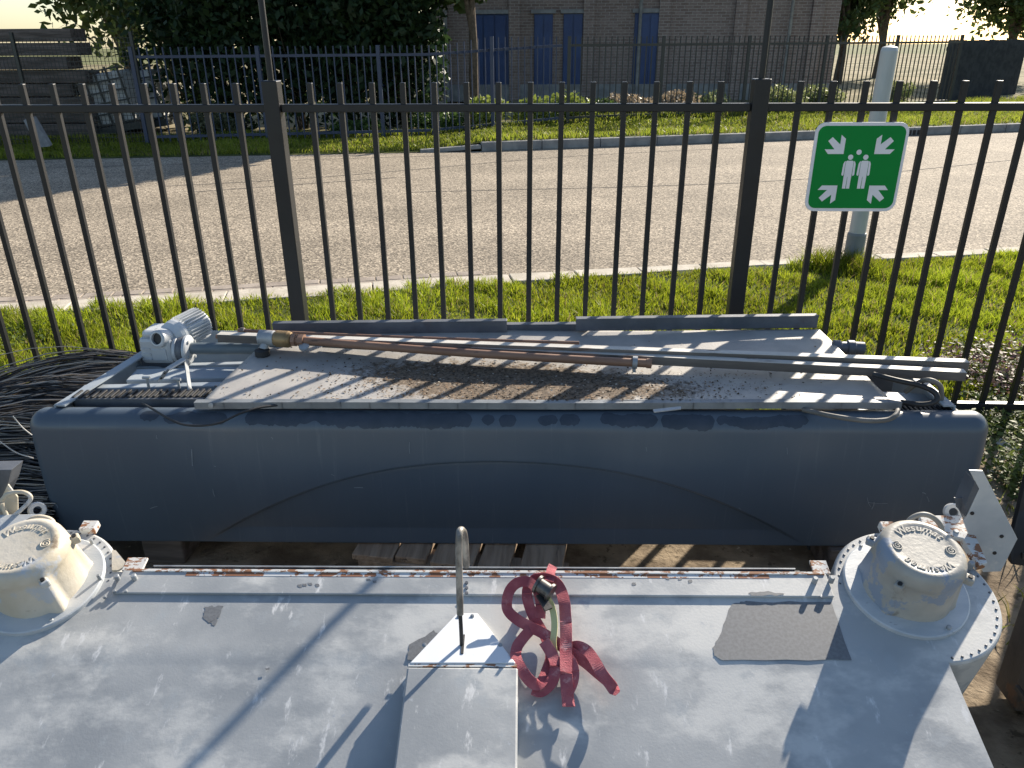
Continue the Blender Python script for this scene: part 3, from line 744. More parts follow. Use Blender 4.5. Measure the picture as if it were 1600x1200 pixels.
MB().lathe([(.046, 0), (.050, .003), (.050, .012), (.046, .014)], fx, XA, 32).build('flange', M_ALU, gm, M1L)
MB().lathe([(.048, .016), (.049, .034)], fx, XA, 32).build('flange_band', GALVDARK, gm, M1L)
MB().lathe([(.046, .036), (.052, .038), (.052, .048), (.046, .052), (.03, .056), (.02, .056)], fx, XA, 32).build('flange', M_ALU, gm, M1L)
MB().lathe([(.0215, .05), (.0215, .40), (0, .40)], fx+Vector((0, 0, .004)), XA, 20).build('drive_shaft', mat('shaft_grey', (.10, .13, .15), (.14, .17, .19), 6, rough=.5), gm, M1L)
for k in range(4):
    a = .5+1.57*k; MB().lathe([(.006, .05), (.006, .058), (0, .059)], fx+Vector((0, .038*math.cos(a), .038*math.sin(a))), XA, 8).build('bolt', GALV, gm, M1L)
MB().bar(fx+Vector((-.06, .02, -.06)), fx+Vector((-.06, .02, -.02)), .13, .10, (0, 1, 0)).build('mounting_foot', GALVDARK, gm, M1L)
# right-hand roller behind the sheet
rc = V(1300, 542, 2.66)
MB().lathe([(.020, 0), (.026, .004), (.026, .026), (.022, .03), (.022, .05), (.028, .053), (.028, .075), (.024, .08), (.024, .11), (.012, .112)], rc, (1, -.05, -.03), 24).build('roller', GALVDARK, m1, M1L)
# hose loop at the right end
hp = [G(1365, 585, .66), G(1400, 594, .665), G(1440, 603, .66), G(1462, 615, .645), G(1462, 627, .625), G(1440, 632, .61), G(1405, 628, .60)]
MB().tube(smooth_path(hp, 8), .0085, 10).build('hose', M_DARK, m1, M1L)
hp = [G(1415, 612, .60), G(1435, 598, .65), G(1452, 594, .68), G(1468, 602, .66), G(1471, 618, .62), G(1469, 630, .585)]
MB().tube(smooth_path(hp, 8), .008, 10).build('hose', mat('grey_hose', (.11, .105, .095), (.17, .16, .145), 10, rough=.6), m1, M1L)
hp = [G(1255, 640, .60), G(1300, 650, .615), G(1350, 657, .617), G(1385, 656, .617), G(1400, 648, .625), G(1403, 640, .61)]
MB().tube(smooth_path(hp, 8), .0075, 10).build('hose', mat('grey_hose', (.11, .105, .095)), m1, M1L)
hp = [G(222, 630, .60), G(240, 640, .618), G(262, 653, .621), G(285, 663, .617), G(315, 665, .615), G(345, 660, .618), G(375, 646, .622), G(405, 637, .62), G(436, 633, .612)]
MB().tube(smooth_path(hp, 8), .0036, 8).build('cable', M_DARK, m1, M1L)
b = MB().prism([G(1020, 641, .615), G(1064, 636, .622), G(1064, 640, .62), G(1022, 645, .613)], (0, 0, .003)); b.build('metal_flap', GALV, m1, M1L)

# ================================================================== LOOSE COVER SHEET ON TOP
FLc, BLc, BRc, FRc = G(318, 627, .619), G(432, 514, .640), G(1280, 516, .640), G(1398, 628, .619)
SHL = Vector((0, 2.45, .6))
csh = thing('metal_cover_sheet', 'large grimy sheet metal lid with folded edges lying on top of the dark cover machine', 'metal sheet', SHL)
def sheet_material():
    M = mat('grimy_sheet', (.34, .325, .305), (.42, .40, .37), 7, rough=.5, metal=.15, bump=.06, bscale=110, stains=(((.30, .27, .23), 4, .55, .2, (1, 1, 1)),))
    t = M.node_tree; N = t.nodes; L = t.links; b = N['Principled BSDF']
    old = b.inputs['Base Color'].links[0].from_socket
    at = N.new('ShaderNodeAttribute'); at.attribute_name = 'tint'
    n = N.new('ShaderNodeTexNoise'); n.inputs['Scale'].default_value = 38; n.inputs['Detail'].default_value = 6; n.inputs['Roughness'].default_value = .7
    tc = N.new('ShaderNodeTexCoord'); L.new(tc.outputs['Object'], n.inputs['Vector'])
    sp = N.new('ShaderNodeSeparateColor'); L.new(at.outputs['Color'], sp.inputs[0])
    ma = N.new('ShaderNodeMath'); ma.operation = 'ADD'; L.new(sp.outputs[0], ma.inputs[0]); L.new(n.outputs['Fac'], ma.inputs[1])
    mr = N.new('ShaderNodeMapRange'); mr.inputs['From Min'].default_value = .92; mr.inputs['From Max'].default_value = 1.12; L.new(ma.outputs[0], mr.inputs['Value'])
    n2 = N.new('ShaderNodeTexNoise'); n2.inputs['Scale'].default_value = 90; n2.inputs['Detail'].default_value = 4; L.new(tc.outputs['Object'], n2.inputs['Vector'])
    cr = N.new('ShaderNodeValToRGB'); cr.color_ramp.elements[0].position = .3; cr.color_ramp.elements[0].color = (.045, .035, .026, 1)
    cr.color_ramp.elements[1].position = .7; cr.color_ramp.elements[1].color = (.25, .19, .135, 1); L.new(n2.outputs['Fac'], cr.inputs[0])
    mx = N.new('ShaderNodeMix'); mx.data_type = 'RGBA'; L.new(mr.outputs[0], mx.inputs[0]); L.new(old, mx.inputs[6]); L.new(cr.outputs[0], mx.inputs[7])
    L.new(mx.outputs[2], b.inputs['Base Color'])
    mr2 = N.new('ShaderNodeMapRange'); mr2.inputs['To Min'].default_value = .5; mr2.inputs['To Max'].default_value = .95; L.new(mr.outputs[0], mr2.inputs['Value']); L.new(mr2.outputs[0], b.inputs['Roughness'])
    return M
nu, nv = 120, 40; vs = []; cols = []
def dirt_shade(px, py):                       # grime gathered on the lid, plus painted shade at its rear edge
    g = math.exp(-((px-800)/230)**2-((py-602)/42)**2)*1.6
    g += .55*math.exp(-((px-1060)/120)**2-((py-612)/20)**2)+.5*math.exp(-((px-600)/130)**2-((py-575)/20)**2)
    g += .5*math.exp(-((py-522)/9)**2)*(1 if px > 700 else .3)  # cast shade of the rear edge, put into the tint
    return min(g, 1.25)
def sheet_pt(s, t):
    p = FLc.lerp(FRc, s).lerp(BLc.lerp(BRc, s), t)
    p.z += -.018*math.sin(math.pi*s)*math.sin(math.pi*t)+.004*math.sin(9*s+2)*math.sin(4*t+1)
    return p
def to_px(p):
    d = np.array(p)-EYE; z = d@F_; return 800+FPX*(d@R_)/z, 600-FPX*(d@U_)/z
for i in range(nu+1):
    for j in range(nv+1):
        p = sheet_pt(i/nu, j/nv); vs.append(p-SHL); g = dirt_shade(*to_px(p)); cols.append((g*.60, g, g))
I, J = np.meshgrid(np.arange(nu), np.arange(nv), indexing='ij'); q = (I*(nv+1)+J).ravel()
so = np_mesh('sheet', np.array(vs), np.stack([q, q+nv+1, q+nv+2, q+1], 1), sheet_material(), csh, np.array(cols), True)
md_ = so.modifiers.new('solid', 'SOLIDIFY'); md_.thickness = .003; md_.offset = -1
# folded front edge
b = MB(); k = 24; A = G(305, 627, .622); C = G(1405, 627, .622)
for i in range(k):
    s0, s1 = i/k, (i+1)/k; f_ = lambda s: A.lerp(C, s)+Vector((0, 0, -.010+.0015*math.sin(9*s)))
    b.bar(f_(s0), f_(s1+.002), .024, .022)
b.build('front_edge', mat('dull_zinc', (.15, .165, .18), (.23, .25, .265), 7, rough=.55, metal=.2, bump=.06, bscale=90, stains=(((.09, .085, .08), 8, .62, .08, (.6, 2, 2)),), rvar=.08), csh, SHL)
MB().lathe([(.008, 0), (.008, .003), (0, .004)], G(330, 633, .617)+Vector((0, -.002, 0)), (0, -1, .1), 12).build('rivet', GALV, csh, SHL)
# folded rear edges: two raised pieces and the lower one between
for (p0, p1, zt, nm, lb) in (((425, 506), (792, 502), .682, 'rear_edge', None), ((900, 499), (1279, 494), .69, 'rear_edge', None), ((770, 508), (920, 507), .66, 'rear_edge', None)):
    a, c = G(*p0, zt), G(*p1, zt)
    b = MB().bar(a-Vector((0, 0, .023)), c-Vector((0, 0, .023)), .005, .046)
    b.bar(a+Vector((0, .012, 0)), c+Vector((0, .012, 0)), .03, .005)
    b.build(nm, GALVDARK, csh, SHL, bevel=.0015)
for (px, py) in ((325, 604), (316, 619)):
    MB().lathe([(.005, 0), (.004, .004), (0, .005)], G(px+12, py, .616), (0, 0, 1), 8).build('screw', GALVDARK, csh, SHL)
# leaf litter and grit on the lid
n = 4200; vs = []; fs = []; cs = []
r = np.random.default_rng(5); cnt = 0
while cnt < n:
    s, t = r.random(), r.random()**1.3*.85; p = sheet_pt(s, t); px, py = to_px(p)
    w = math.exp(-((px-790)/270)**2-((py-608)/40)**2)+.9*math.exp(-((px-1080)/95)**2-((py-603)/18)**2)+.6*math.exp(-((px-620)/110)**2-((py-580)/22)**2)
    if r.random() > w: continue
    a = r.random()*6.28; L_ = .0016+.0048*r.random()**2; wd = L_*(.3+.5*r.random()); d = Vector((math.cos(a), math.sin(a), .15*r.normal())); e = Vector((-math.sin(a), math.cos(a), .3*r.normal()))
    q = p-SHL+Vector((0, 0, .0022+.002*r.random())); o = len(vs)
    vs += [q-d*L_, q-e*wd, q+d*L_, q+e*wd]; fs.append((o, o+1, o+2, o+3))
    k = r.random(); c0 = (.06, .045, .033) if k < .5 else ((.20, .13, .08) if k < .85 else (.42, .38, .32))
    cs += [c0]*4; cnt += 1
stuff(np_mesh('leaf_litter', np.array([tuple(v) for v in vs]), np.array(fs), mat('litter', (.1, .08, .05), rough=.9, attr='tint', spec=.1), csh, np.array(cs)))

# ---- long rails and the brown pipe lying across the lid
M_RAILW = mat('weathered_rail', (.40, .385, .355), (.54, .52, .48), 5, rough=.6, metal=.1, stretch=(.3, 3, 3), stains=(((.14, .10, .08), 6, .57, .12, (.5, 3, 3)), ((.28, .13, .06), 9, .68, .06, (1, 2, 2))))
M_RUSTP = mat('brown_pipe', (.17, .085, .055), (.26, .15, .10), 6, rough=.6, stretch=(.4, 2, 2), stains=(((.09, .055, .04), 14, .6, .1, (.4, 2, 2)),))
M_RAILS = mat('grimy_shaded_rail_side', (.10, .085, .075), (.17, .15, .135), 5, rough=.75, stretch=(.3, 3, 3), stains=(((.06, .045, .035), 6, .55, .12, (.5, 3, 3)),))  # web colour also holds the shade on the rail sides, besides grime
def rail(p0, p1, z, label, w=.030, h=.028):
    a, c = G(*p0, z), G(*p1, z); o = thing('metal_rail', label, 'rail', (a+c)/2, 'rails lying across the lid'); L0 = Vector(o.location)
    d = (c-a).normalized(); s = Vector((-d.y, d.x, 0))
    MB().bar(a, c, w, .003).build('top_flange', M_RAILW, o, L0)
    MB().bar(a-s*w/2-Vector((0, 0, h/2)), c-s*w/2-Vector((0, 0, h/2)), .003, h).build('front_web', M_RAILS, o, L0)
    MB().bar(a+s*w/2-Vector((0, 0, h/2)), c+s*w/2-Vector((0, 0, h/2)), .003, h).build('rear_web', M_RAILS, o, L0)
    return o
rail((342, 521), (1512, 564), .684, 'longer weathered grey rail, rear one of the two lying across the lid')
rail((505, 529), (1508, 580), .672, 'weathered grey rail lying directly in front of the longer rail')
def rod(p0, p1, z, r_, label):
    a, c = G(*p0, z), G(*p1, z); o = thing('rusty_rod', label, 'rod', (a+c)/2, 'thin rods lying across the lid'); d = (c-a).normalized()
    MB().tube([a.lerp(c, t)+Vector((0, 0, -.004*math.sin(math.pi*t))) for t in np.linspace(0, 1, 9)], r_, 10).build('shaft', M_RUSTP, o, o.location)
    MB().lathe([(r_*1.7, 0), (r_*1.7, .014), (r_, .016)], a+d*.01, d, 6, smooth=False).build('nut', M_RAILS, o, o.location)
rod((338, 526), (742, 538), .672, .0075, 'thin rusty rod whose end sticks out next to the grey motor shaft')
rod((372, 516), (905, 536), .676, .0065, 'thinnest rusty rod, lying behind the longer grey rail')
for k, (px, py, zz) in enumerate(((633, 548, .645), (1130, 571, .645), (1306, 581, .64), (787, 556, .64))):
    p = G(px, py, zz); o = thing('small_clip', ['small grey clip under the brown pipe', 'bent grey clip under the front rail at mid lid', 'bent grey clip under the front rail near its right end', 'flat rusty clip below the middle of the brown pipe'][k], 'clip', p)
    MB().box((0, 0, 0), (.03, .02, .004)).build('foot', M_RAILW, o, None, bevel=.001)
    MB().box((-.013, 0, .01), (.004, .02, .02)).build('tab', M_RAILW, o, None, bevel=.001)
pa, pc = G(476, 532, .682), G(1016, 568, .662)
pipe = thing('brown_pipe', 'long rusty brown pipe with a brass valve lying on the lid', 'pipe', (pa+pc)/2); L0 = Vector(pipe.location)
pd = (pc-pa).normalized()
pts = [pa.lerp(pc, t)+Vector((0, 0, -.006*math.sin(math.pi*t))) for t in np.linspace(0, 1, 12)]
MB().tube(pts, .0142, 16).build('tube', M_RUSTP, pipe, L0)
MB().lathe([(.0165, -.012), (.0165, .004), (.012, .005)], pc, pd, 18).build('end_ring', M_RUSTP, pipe, L0)
cl = pc-pd*.05
MB().lathe([(.016, -.008), (.021, -.008), (.021, .008), (.016, .008)], cl, pd, 18).box(cl+Vector((-.003, -.012, -.022)), (.010, .012, .012)).build('clamp', GALV, pipe, L0)
M_BRASS = mat('old_brass', (.20, .13, .06), (.32, .22, .11), 9, rough=.45, metal=.5, stains=(((.10, .08, .05), 10, .55, .1, (1, 1, 1)),))
MB().lathe([(.015, -.001), (.023, -.001), (.023, -.02), (.017, -.022), (.017, -.03), (.024, -.031), (.024, -.045), (.015, -.047)], pa, pd, 8, smooth=False).build('union_nut', M_RUSTP, pipe, L0)
MB().lathe([(.017, -.045), (.026, -.05), (.030, -.06), (.030, -.10), (.024, -.112)], pa, pd, 24).build('valve_body', M_BRASS, pipe, L0)
MB().lathe([(.026, -.11), (.028, -.115), (.028, -.165), (.02, -.17)], pa, pd, 24).build('coupling', GALV, pipe, L0)
vb = pa-pd*.14
MB().tube([vb, vb+Vector((-.01, -.02, -.035))], [.016, .016], 14).build('elbow', GALV, pipe, L0)
MB().lathe([(.020, -.008), (.026, -.006), (.026, .014), (.016, .018)], vb+Vector((-.012, -.03, -.048)), (0, 0, 1), 20).build('valve_foot', M_DARK, pipe, L0)
MB().lathe([(.012, 0), (.018, .002), (.018, .01), (.01, .012)], pa+pd*.003+Vector((0, -.02, -.02)), (0, -.4, .9), 14).build('bleed_screw', GALV, pipe, L0)

# ================================================================== PALLET under the dark cover
M_PAL = mat('pallet_wood', (.25, .18, .125), (.40, .30, .215), 5, rough=.9, spec=.15, stretch=(6, .6, 6), bump=.35, bscale=18, stains=(((.10, .08, .065), 7, .58, .12, (5, .5, 5)),))
PZ = .122
pf, pr_ = G(558, 866, PZ), G(884, 900, PZ)
pa_ = (pr_-pf); pa_.z = 0; pl = pa_.length; pa_.normalize(); pb_ = Vector((-pa_.y, pa_.x, 0))
pal = thing('wooden_pallet', 'weathered wooden pallet sticking out from under the middle of the dark cover', 'pallet', pf); L0 = Vector(pal.location)
PM = Matrix((pa_, pb_, Vector((0, 0, 1)))).transposed()
for s0, s1, dy, dz in ((557, 623, .0, -.002), (627, 676, .01, .0), (686, 753, -.004, .001), (760, 808, .006, -.001), (820, 884, .0, .001)):
    a = (G(s0, 855, PZ)-pf).dot(pa_); c = (G(s1, 855, PZ)-pf).dot(pa_)
    ln = .95+random.uniform(-.01, .01)
    rot = PM @ Matrix.Rotation(random.uniform(-.02, .02), 3, 'Z')
    MB().box(pf+pa_*(a+c)/2+pb_*(ln/2+dy)+Vector((0, 0, -.011+dz)), (c-a, ln, .022), rot).build('board', M_PAL, pal, L0, bevel=.003)
for t in (.05, .47, .9):
    MB().box(pf+pa_*pl/2+pb_*t+Vector((0, 0, -.034)), (pl*1.0, .1, .022), PM).build('cross_board', M_PAL, pal, L0, bevel=.003)
    for k in (.07, .5, .93): MB().box(pf+pa_*pl*k+pb_*t+Vector((0, 0, -.073)), (.10, .1, .055), PM).build('block', M_PAL, pal, L0, bevel=.003)
for xx in (-1.3, 1.0):     # low timber under each end of the cover
    o = thing('timber_bearer', 'dark timber bearer under the %s end of the dark cover machine' % ('left' if xx < 0 else 'right'), 'timber', (xx, 2.5, .0))
    MB().box((0, 0, .062), (.14, .75, .12)).build('timber', M_WOOD, o, None, bevel=.006)
    for s in (-.2, .2): MB().box((0, s, .0615), (.15, .02, .118)).build('steel_band', GALVDARK, o)

# ================================================================== BRISTLE BRUSH on the left
br = thing('bristle_brush', 'big heap of long black and tan plastic brush bristles with painted-in highlights left of the dark cover', 'brush', (-2.0, 2.5, 0)); L0 = np.array(br.location)
n = 3600; vs = []; fs = []; cs = []
r = np.random.default_rng(21)
for i in range(n):
    h = r.random()**.7; y = 1.92+1.06*r.random()
    env = 1-.55*max(0, (2.3-y)/.4) if y < 2.3 else 1.0
    bundle = .03*math.sin(y*19+2*h)+.012*math.sin(y*43+1)
    s = np.array([-1.58-.10*r.random(), y+.03*r.normal(), .07+.33*h*env])
    top = np.array([-1.80-.12*r.random(), y-.02+.03*r.normal()+bundle, .08+(.415+.03*r.normal())*h*env+bundle])
    e = np.array([-2.15-.25*r.random(), y-.16+.04*r.normal()+1.2*bundle, .05+(.31+.05*r.normal())*h*env+bundle])
    e2 = e+np.array([-.28, -.10+.05*r.normal(), -.12-.10*h])
    if r.random() < .03: e2[2] += .12; e[2] += .06
    w = .0016+.0026*r.random()**2
    P = []
    ctrl = [s, top, e, e2]
    for t in np.linspace(0, 1, 8):
        a = (1-t)**3; b_ = 3*t*(1-t)**2; c_ = 3*t*t*(1-t); d_ = t**3
        P.append(a*s+b_*(top*1.15-.15*s)+c_*e+d_*e2)
    o = len(vs)
    for k, p in enumerate(P):
        for a in (0, 2.094, 4.189): vs.append(p+np.array([0, math.cos(a), math.sin(a)])*w-L0)
    for k in range(7):
        for j in range(3): fs.append((o+k*3+j, o+k*3+(j+1) % 3, o+k*3+3+(j+1) % 3, o+k*3+3+j))
    q = r.random(); tan = q < .10+.36*(h > .8)  # more tan on the upper strands, sun highlights put into the colour
    c = np.array((.42, .37, .31))*(.6+.8*r.random()) if tan else np.array((.018, .018, .020))*(.6+.9*r.random())
    cs += [c]*24
bo = np_mesh('bristles', np.array(vs), np.array(fs), mat('bristle_plastic', (.02, .02, .02), rough=.30, attr='tint', spec=.7), br, np.array(cs), True); stuff(bo)
MB().lathe([(.13, 0), (.13, .95), (0, .95)], (-1.98, 2.0, .14), (0, 1, .0), 20).build('core', M_DARK, br, br.location)
for k, (pts) in enumerate(([(20, 650), (35, 668), (50, 680)], [(0, 690), (25, 707), (52, 716)])):
    MB().tube(smooth_path([V(px, py, 1.93) for px, py in pts], 6), .0018, 6).build('loose_bristle', mat('pale_bristle', (.40, .38, .35), (.5, .48, .44), 6, rough=.5), br, br.location)

# ================================================================== NEAR MACHINE with the two caps
O2 = np.array([-.18, 1.515, CAM_H-1.2]); e1 = np.array([2.071, .066, 0]); e1 /= np.linalg.norm(e1)
n2 = np.array([.02, -math.sin(rad(15)), math.cos(rad(15))]); n2 -= e1*(n2@e1); n2 /= np.linalg.norm(n2); e2_ = np.cross(n2, e1)
M2M = Matrix(((e1[0], e2_[0], n2[0], O2[0]), (e1[1], e2_[1], n2[1], O2[1]), (e1[2], e2_[2], n2[2], O2[2]), (0, 0, 0, 1)))
def P2(px, py, w=0.0):            # spot of the picture on the deck plane, in the machine's own axes
    d = ray(px, py); s = ((O2-EYE)@n2+w)/(d@n2); p = EYE+d*s-O2; return Vector((p@e1, p@e2_, w))
def W2(p): return M2M.inverted() @ Vector(p)     # place -> the machine's own axes
m2 = thing('wash_gantry', 'near pale grey metal machine deck carrying two round lettered caps', 'machine'); m2.matrix_world = M2M
M_DECK = mat('faded_grey_paint', (.28, .295, .305), (.39, .40, .40), 3.2, rough=.44, metal=.0, spec=.6, bump=.05, bscale=160, rvar=.07,
             stains=(((.53, .53, .51), 2.3, .47, .12, (1, 1.6, 1)), ((.36, .38, .39), 12, .55, .16, (1, 1, 1)), ((.62, .62, .61), 26, .60, .10, (1, .35, 1)), ((.40, .42, .44), 55, .66, .05, (1, 1, 1)), ((.36, .38, .40), 5, .66, .06, (1, 1, 1))))
M_RUST = mat('rusty_paint', (.60, .60, .58), (.66, .65, .62), 6, rough=.7, stains=(((.30, .14, .07), 34, .50, .04, (1, 2, 1)), ((.16, .075, .04), 60, .60, .05, (1, 1, 1))))
M_ENDP = mat('zinc_end_plate', (.44, .47, .49), (.57, .58, .58), 6, rough=.45, metal=.1, bump=.08, bscale=100, stretch=(1, 3, 1), stains=(((.66, .64, .60), 7, .58, .1, (1, 2, 1)), ((.33, .34, .35), 18, .64, .06, (1, 3, 1))))
M_CREAM = mat('cream_paint', (.52, .46, .35), (.60, .55, .46), 7, rough=.5, bump=.12, bscale=70, stains=(((.48, .50, .52), 6, .55, .06, (1, 1, 1)), ((.20, .15, .10), 9, .60, .10, (1, 1, 1.3))))
M_GREYCAP = mat('peeling_cap_paint', (.34, .32, .28), (.44, .415, .36), 6, rough=.5, bump=.12, bscale=70, stains=(((.26, .30, .36), 9, .55, .03, (1, 1, 1)), ((.13, .115, .10), 7, .55, .12, (1, 1, .8)), ((.15, .10, .06), 16, .68, .05, (1, 1, 2))))
BEND = -.172
def wdeck(v): return 0.0 if v > BEND else -(BEND-v)*math.tan(rad(3.5))*min(1, (BEND-v)/.05)
CR, CL, RB = (1.066, -.022), (-1.056, -.024), .187
def uR(v):
    return 1.14 if v < -.19 else CR[0]+.07
b = MB(); rows = np.r_[np.linspace(.026, -.13, 6), np.linspace(-.15, -.24, 14), np.linspace(-.26, -.86, 14)]; ncol = 60
DL, DR = -1.058, 1.066
vs = [(DL+(DR-DL)*j/ncol, v, wdeck(v)) for v in rows for j in range(ncol+1)]
fs = [(i*(ncol+1)+j, (i+1)*(ncol+1)+j, (i+1)*(ncol+1)+j+1, i*(ncol+1)+j+1) for i in range(len(rows)-1) for j in range(ncol)]
b.add(vs, fs, True)
# walls under the deck
for (a, c) in (((DL, .026), (DR, .026)), ((DR, .026), (DR, -.86)), ((DR, -.86), (DL, -.86)), ((DL, -.86), (DL, .026))):
    b.add([(a[0], a[1], wdeck(a[1])), (c[0], c[1], wdeck(c[1])), (c[0], c[1], -.26), (a[0], a[1], -.26)], [(0, 1, 2, 3)])
b.build('deck', M_DECK, m2)
x0, x1 = P2(176, 930).x, P2(1303, 936).x
MB().box(((x0+x1)/2, -.0075, .0035), (x1-x0, .067, .007)).build('rear_strip', M_DECK, m2, None, bevel=.002)
MB().box(((x0+x1)/2+.01, .0245, .0055), (x1-x0-.03, .008, .009)).build('rusty_lip', M_RUST, m2, None, bevel=.001)
MB().box(((x0+x1)/2+.01, .0165, .0062), (x1-x0-.30, .014, .0030)).build('rust_line', mat('rust_line', (.58, .59, .59), (.6, .6, .6), 6, rough=.7, stains=(((.28, .12, .06), 26, .49, .03, (1, 1, 1)), ((.15, .07, .04), 50, .6, .04, (1, 1, 1)))), m2)
MB().box(((x0+x1)/2, .034, -.002), (x1-x0-.12, .006, .012)).build('rubber_seal', M_DARK, m2)
MB().box(((x0+x1)/2, .040, -.001), (x1-x0-.14, .003, .016)).build('back_flange', GALV, m2)
def film(px, name, material, w=.0008):
    q = [P2(a, c, w) for a, c in px]; bb = MB(); bb.add(q, [tuple(range(len(q)))]); return bb.build(name, material, m2)
M_BARE_SHADOW = mat('bare_shadow_patch', (.135, .14, .147), (.175, .182, .19), 130, rough=.55)
def jag(pts, amp, seed, n=5):
    r = random.Random(seed); out = []
    for (a, c) in zip(pts, pts[1:]+pts[:1]):
        for k in range(n): t = k/n; out.append((a[0]+(c[0]-a[0])*t+r.uniform(-amp, amp), a[1]+(c[1]-a[1])*t+r.uniform(-amp, amp)))
    return out
film(jag([(1145, 943), (1165, 940), (1300, 941), (1330, 1031), (1128, 1031), (1116, 1024), (1114, 1012), (1128, 985), (1137, 955)], 1.3, 1, 6), 'bare_shadow_patch', M_BARE_SHADOW)
film(jag([(1168, 926), (1200, 924), (1226, 928), (1222, 930), (1174, 930)], 1.0, 2), 'bare_shadow_patch', M_BARE_SHADOW, .0076)
film(jag([(320, 948), (347, 947), (343, 962), (335, 976), (325, 974), (316, 962)], 2.2, 3), 'bare_shadow_patch', M_BARE_SHADOW)
film(jag([(640, 1008), (678, 985), (684, 990), (645, 1032), (636, 1030)], 1.2, 4), 'bare_shadow_patch', M_BARE_SHADOW)  # this film paints the shadow left of the hatch plate
for k, (px, py) in enumerate(((468, 915), (476, 914), (484, 912), (495, 914), (417, 1045), (575, 905), (585, 908), (1062, 904), (1078, 908), (1043, 903), (990, 912))):
    film(jag([(px-3, py-1.5), (px+3, py-2), (px+4, py+2), (px-2, py+2.5)], .8, 30+k, 2), 'paint_chip', M_BARE_SHADOW, .0076 if py < 932 else .0009)

FONT_CH = {}
def char_mesh(ch, size):
    k = (ch, size)
    if k not in FONT_CH:
        cu = bpy.data.curves.new('letter', 'FONT'); cu.body = ch; cu.size = size; cu.extrude = .0016; cu.shear = .25; cu.align_x = 'CENTER'; cu.offset = .0004
        to = bpy.data.objects.new('letter', cu); COL.objects.link(to)
        dg = bpy.context.evaluated_depsgraph_get(); me = bpy.data.meshes.new_from_object(to.evaluated_get(dg))
        vs = [tuple(v.co) for v in me.vertices]; fs = [tuple(p.vertices) for p in me.polygons]
        bpy.data.objects.remove(to); bpy.data.curves.remove(cu); FONT_CH[k] = (vs, fs)
    return FONT_CH[k]
def gear_cap(cx, cy, rot, capm, ridge_angles, name_label):
    C = Vector((cx, cy, 0))
    fl = MB().lathe([(.140, -.004), (.140, .010), (.137, .012), (.0, .012)], C, (0, 0, 1), 64).build('cap_flange', M_ENDP, m2)
    nth, hs = 96, [0, .012, .03, .05, .07, .09, .10, .104, .112, .122, .131, .137, .1395, .140, .1385, .138, .138]
    rs = [.104, .1015, .100, .0985, .097, .0955, .0948, .0965, .0963, .0945, .0905, .0840, .078, .072, .068, .05, .0]
    vs = []
    for h, r_ in zip(hs, rs):
        for j in range(nth):
            a = 6.28318*j/nth; rr = r_
            for ra, amp in ridge_angles:
                d = (a-ra+math.pi) % (2*math.pi)-math.pi
                if h < .105: rr += amp*(1-.55*h/.105)*max(0, 1-abs(d)/.20)**.8
            if h < .10 and r_ > .05: rr -= .0035*(.5+.5*math.cos(4*a+1))
            vs.append((cx+rr*math.cos(a), cy+rr*math.sin(a), .010+h))
    fs = [(i*nth+j, i*nth+(j+1) % nth, (i+1)*nth+(j+1) % nth, (i+1)*nth+j) for i in range(len(hs)-1) for j in range(nth)]
    b = MB(); b.add(vs, fs, True); cap = b.build('gear_cap', capm, m2)
    if name_label: cap['label'] = name_label
    # lugs with screws on the rim
    for ra, amp in ridge_angles:
        q = Vector((cx+.103*math.cos(ra), cy+.103*math.sin(ra), .108))
        MB().box(q, (.026, .020, .020), Matrix.Rotation(ra, 3, 'Z')).build('lug', capm, cap, None, bevel=.004)
        MB().lathe([(.005, 0), (.005, .004), (0, .004)], q+Vector((.003*math.cos(ra), .003*math.sin(ra), .010)), (0, 0, 1), 10).build('screw', M_DARK, cap)
    # raised lettering around the top, twice, and two scrolls
    word = 'Wesumat'; wd = [1.25, .82, .72, .9, 1.25, .85, .6]; tot = sum(wd)
    for half in (0, math.pi):
        b = MB(); ang = rot+half+math.pi/2+.92; span = 1.84
        for ch, w_ in zip(word, wd):
            a = ang-span*(w_/2)/tot; ang -= span*w_/tot
            vs, fs = char_mesh(ch, .027)
            M = Matrix.Translation((cx+.0515*math.cos(a), cy+.0515*math.sin(a), .1485)) @ Matrix.Rotation(a-math.pi/2, 4, 'Z')
            b.add([M @ Vector(v) for v in vs], fs)
        b.build('raised_lettering', capm, cap)
        q = []
        for k in range(34):
            t = k/33; a = t*4.2*math.pi; rr = .013*(1-.86*t); q.append(Vector((cx+.058*math.cos(rot+half)+rr*math.cos(a+rot+1.2), cy+.058*math.sin(rot+half)+rr*math.sin(a+rot+1.2), .1492)))
        MB().tube(q, .0016, 6).build('scroll', capm, cap)
    return cap
for (c, nm) in ((CR, 'right'), (CL, 'left')):
    MB().lathe([(RB, -.26), (RB, -.008), (RB-.003, -.0025), (RB-.006, -.0010), (0, -.0010)], (c[0], c[1], 0), (0, 0, 1), 96).build('end_housing', M_DECK, m2)
    b = MB()
    for k in range(46):
        a = 6.2832*k/46
        dx_ = math.cos(a)*(1 if c is CR else -1)
        if math.sin(a) < .1 and dx_ < .05: continue
        b.lathe([(.0034, 0), (.0028, .002), (0, .003)], (c[0]+(RB-.013)*math.cos(a), c[1]+(RB-.013)*math.sin(a), -.0012), (0, 0, 1), 6)
    b.build('rivets', GALVDARK, m2)['kind'] = 'stuff'
gear_cap(1.042, -.012, -.12, M_GREYCAP, [(-2.35, .010), (-.55, .010), (1.02, .010), (2.6, .010)], 'peeling grey-cream cap with raised script lettering at the right end')
gear_cap(-1.034, -.016, .12, M_CREAM, [(-.75, .022), (.55, .012), (2.3, .012), (-2.4, .012)], 'cream cap with raised script lettering and rusty rim at the left end')
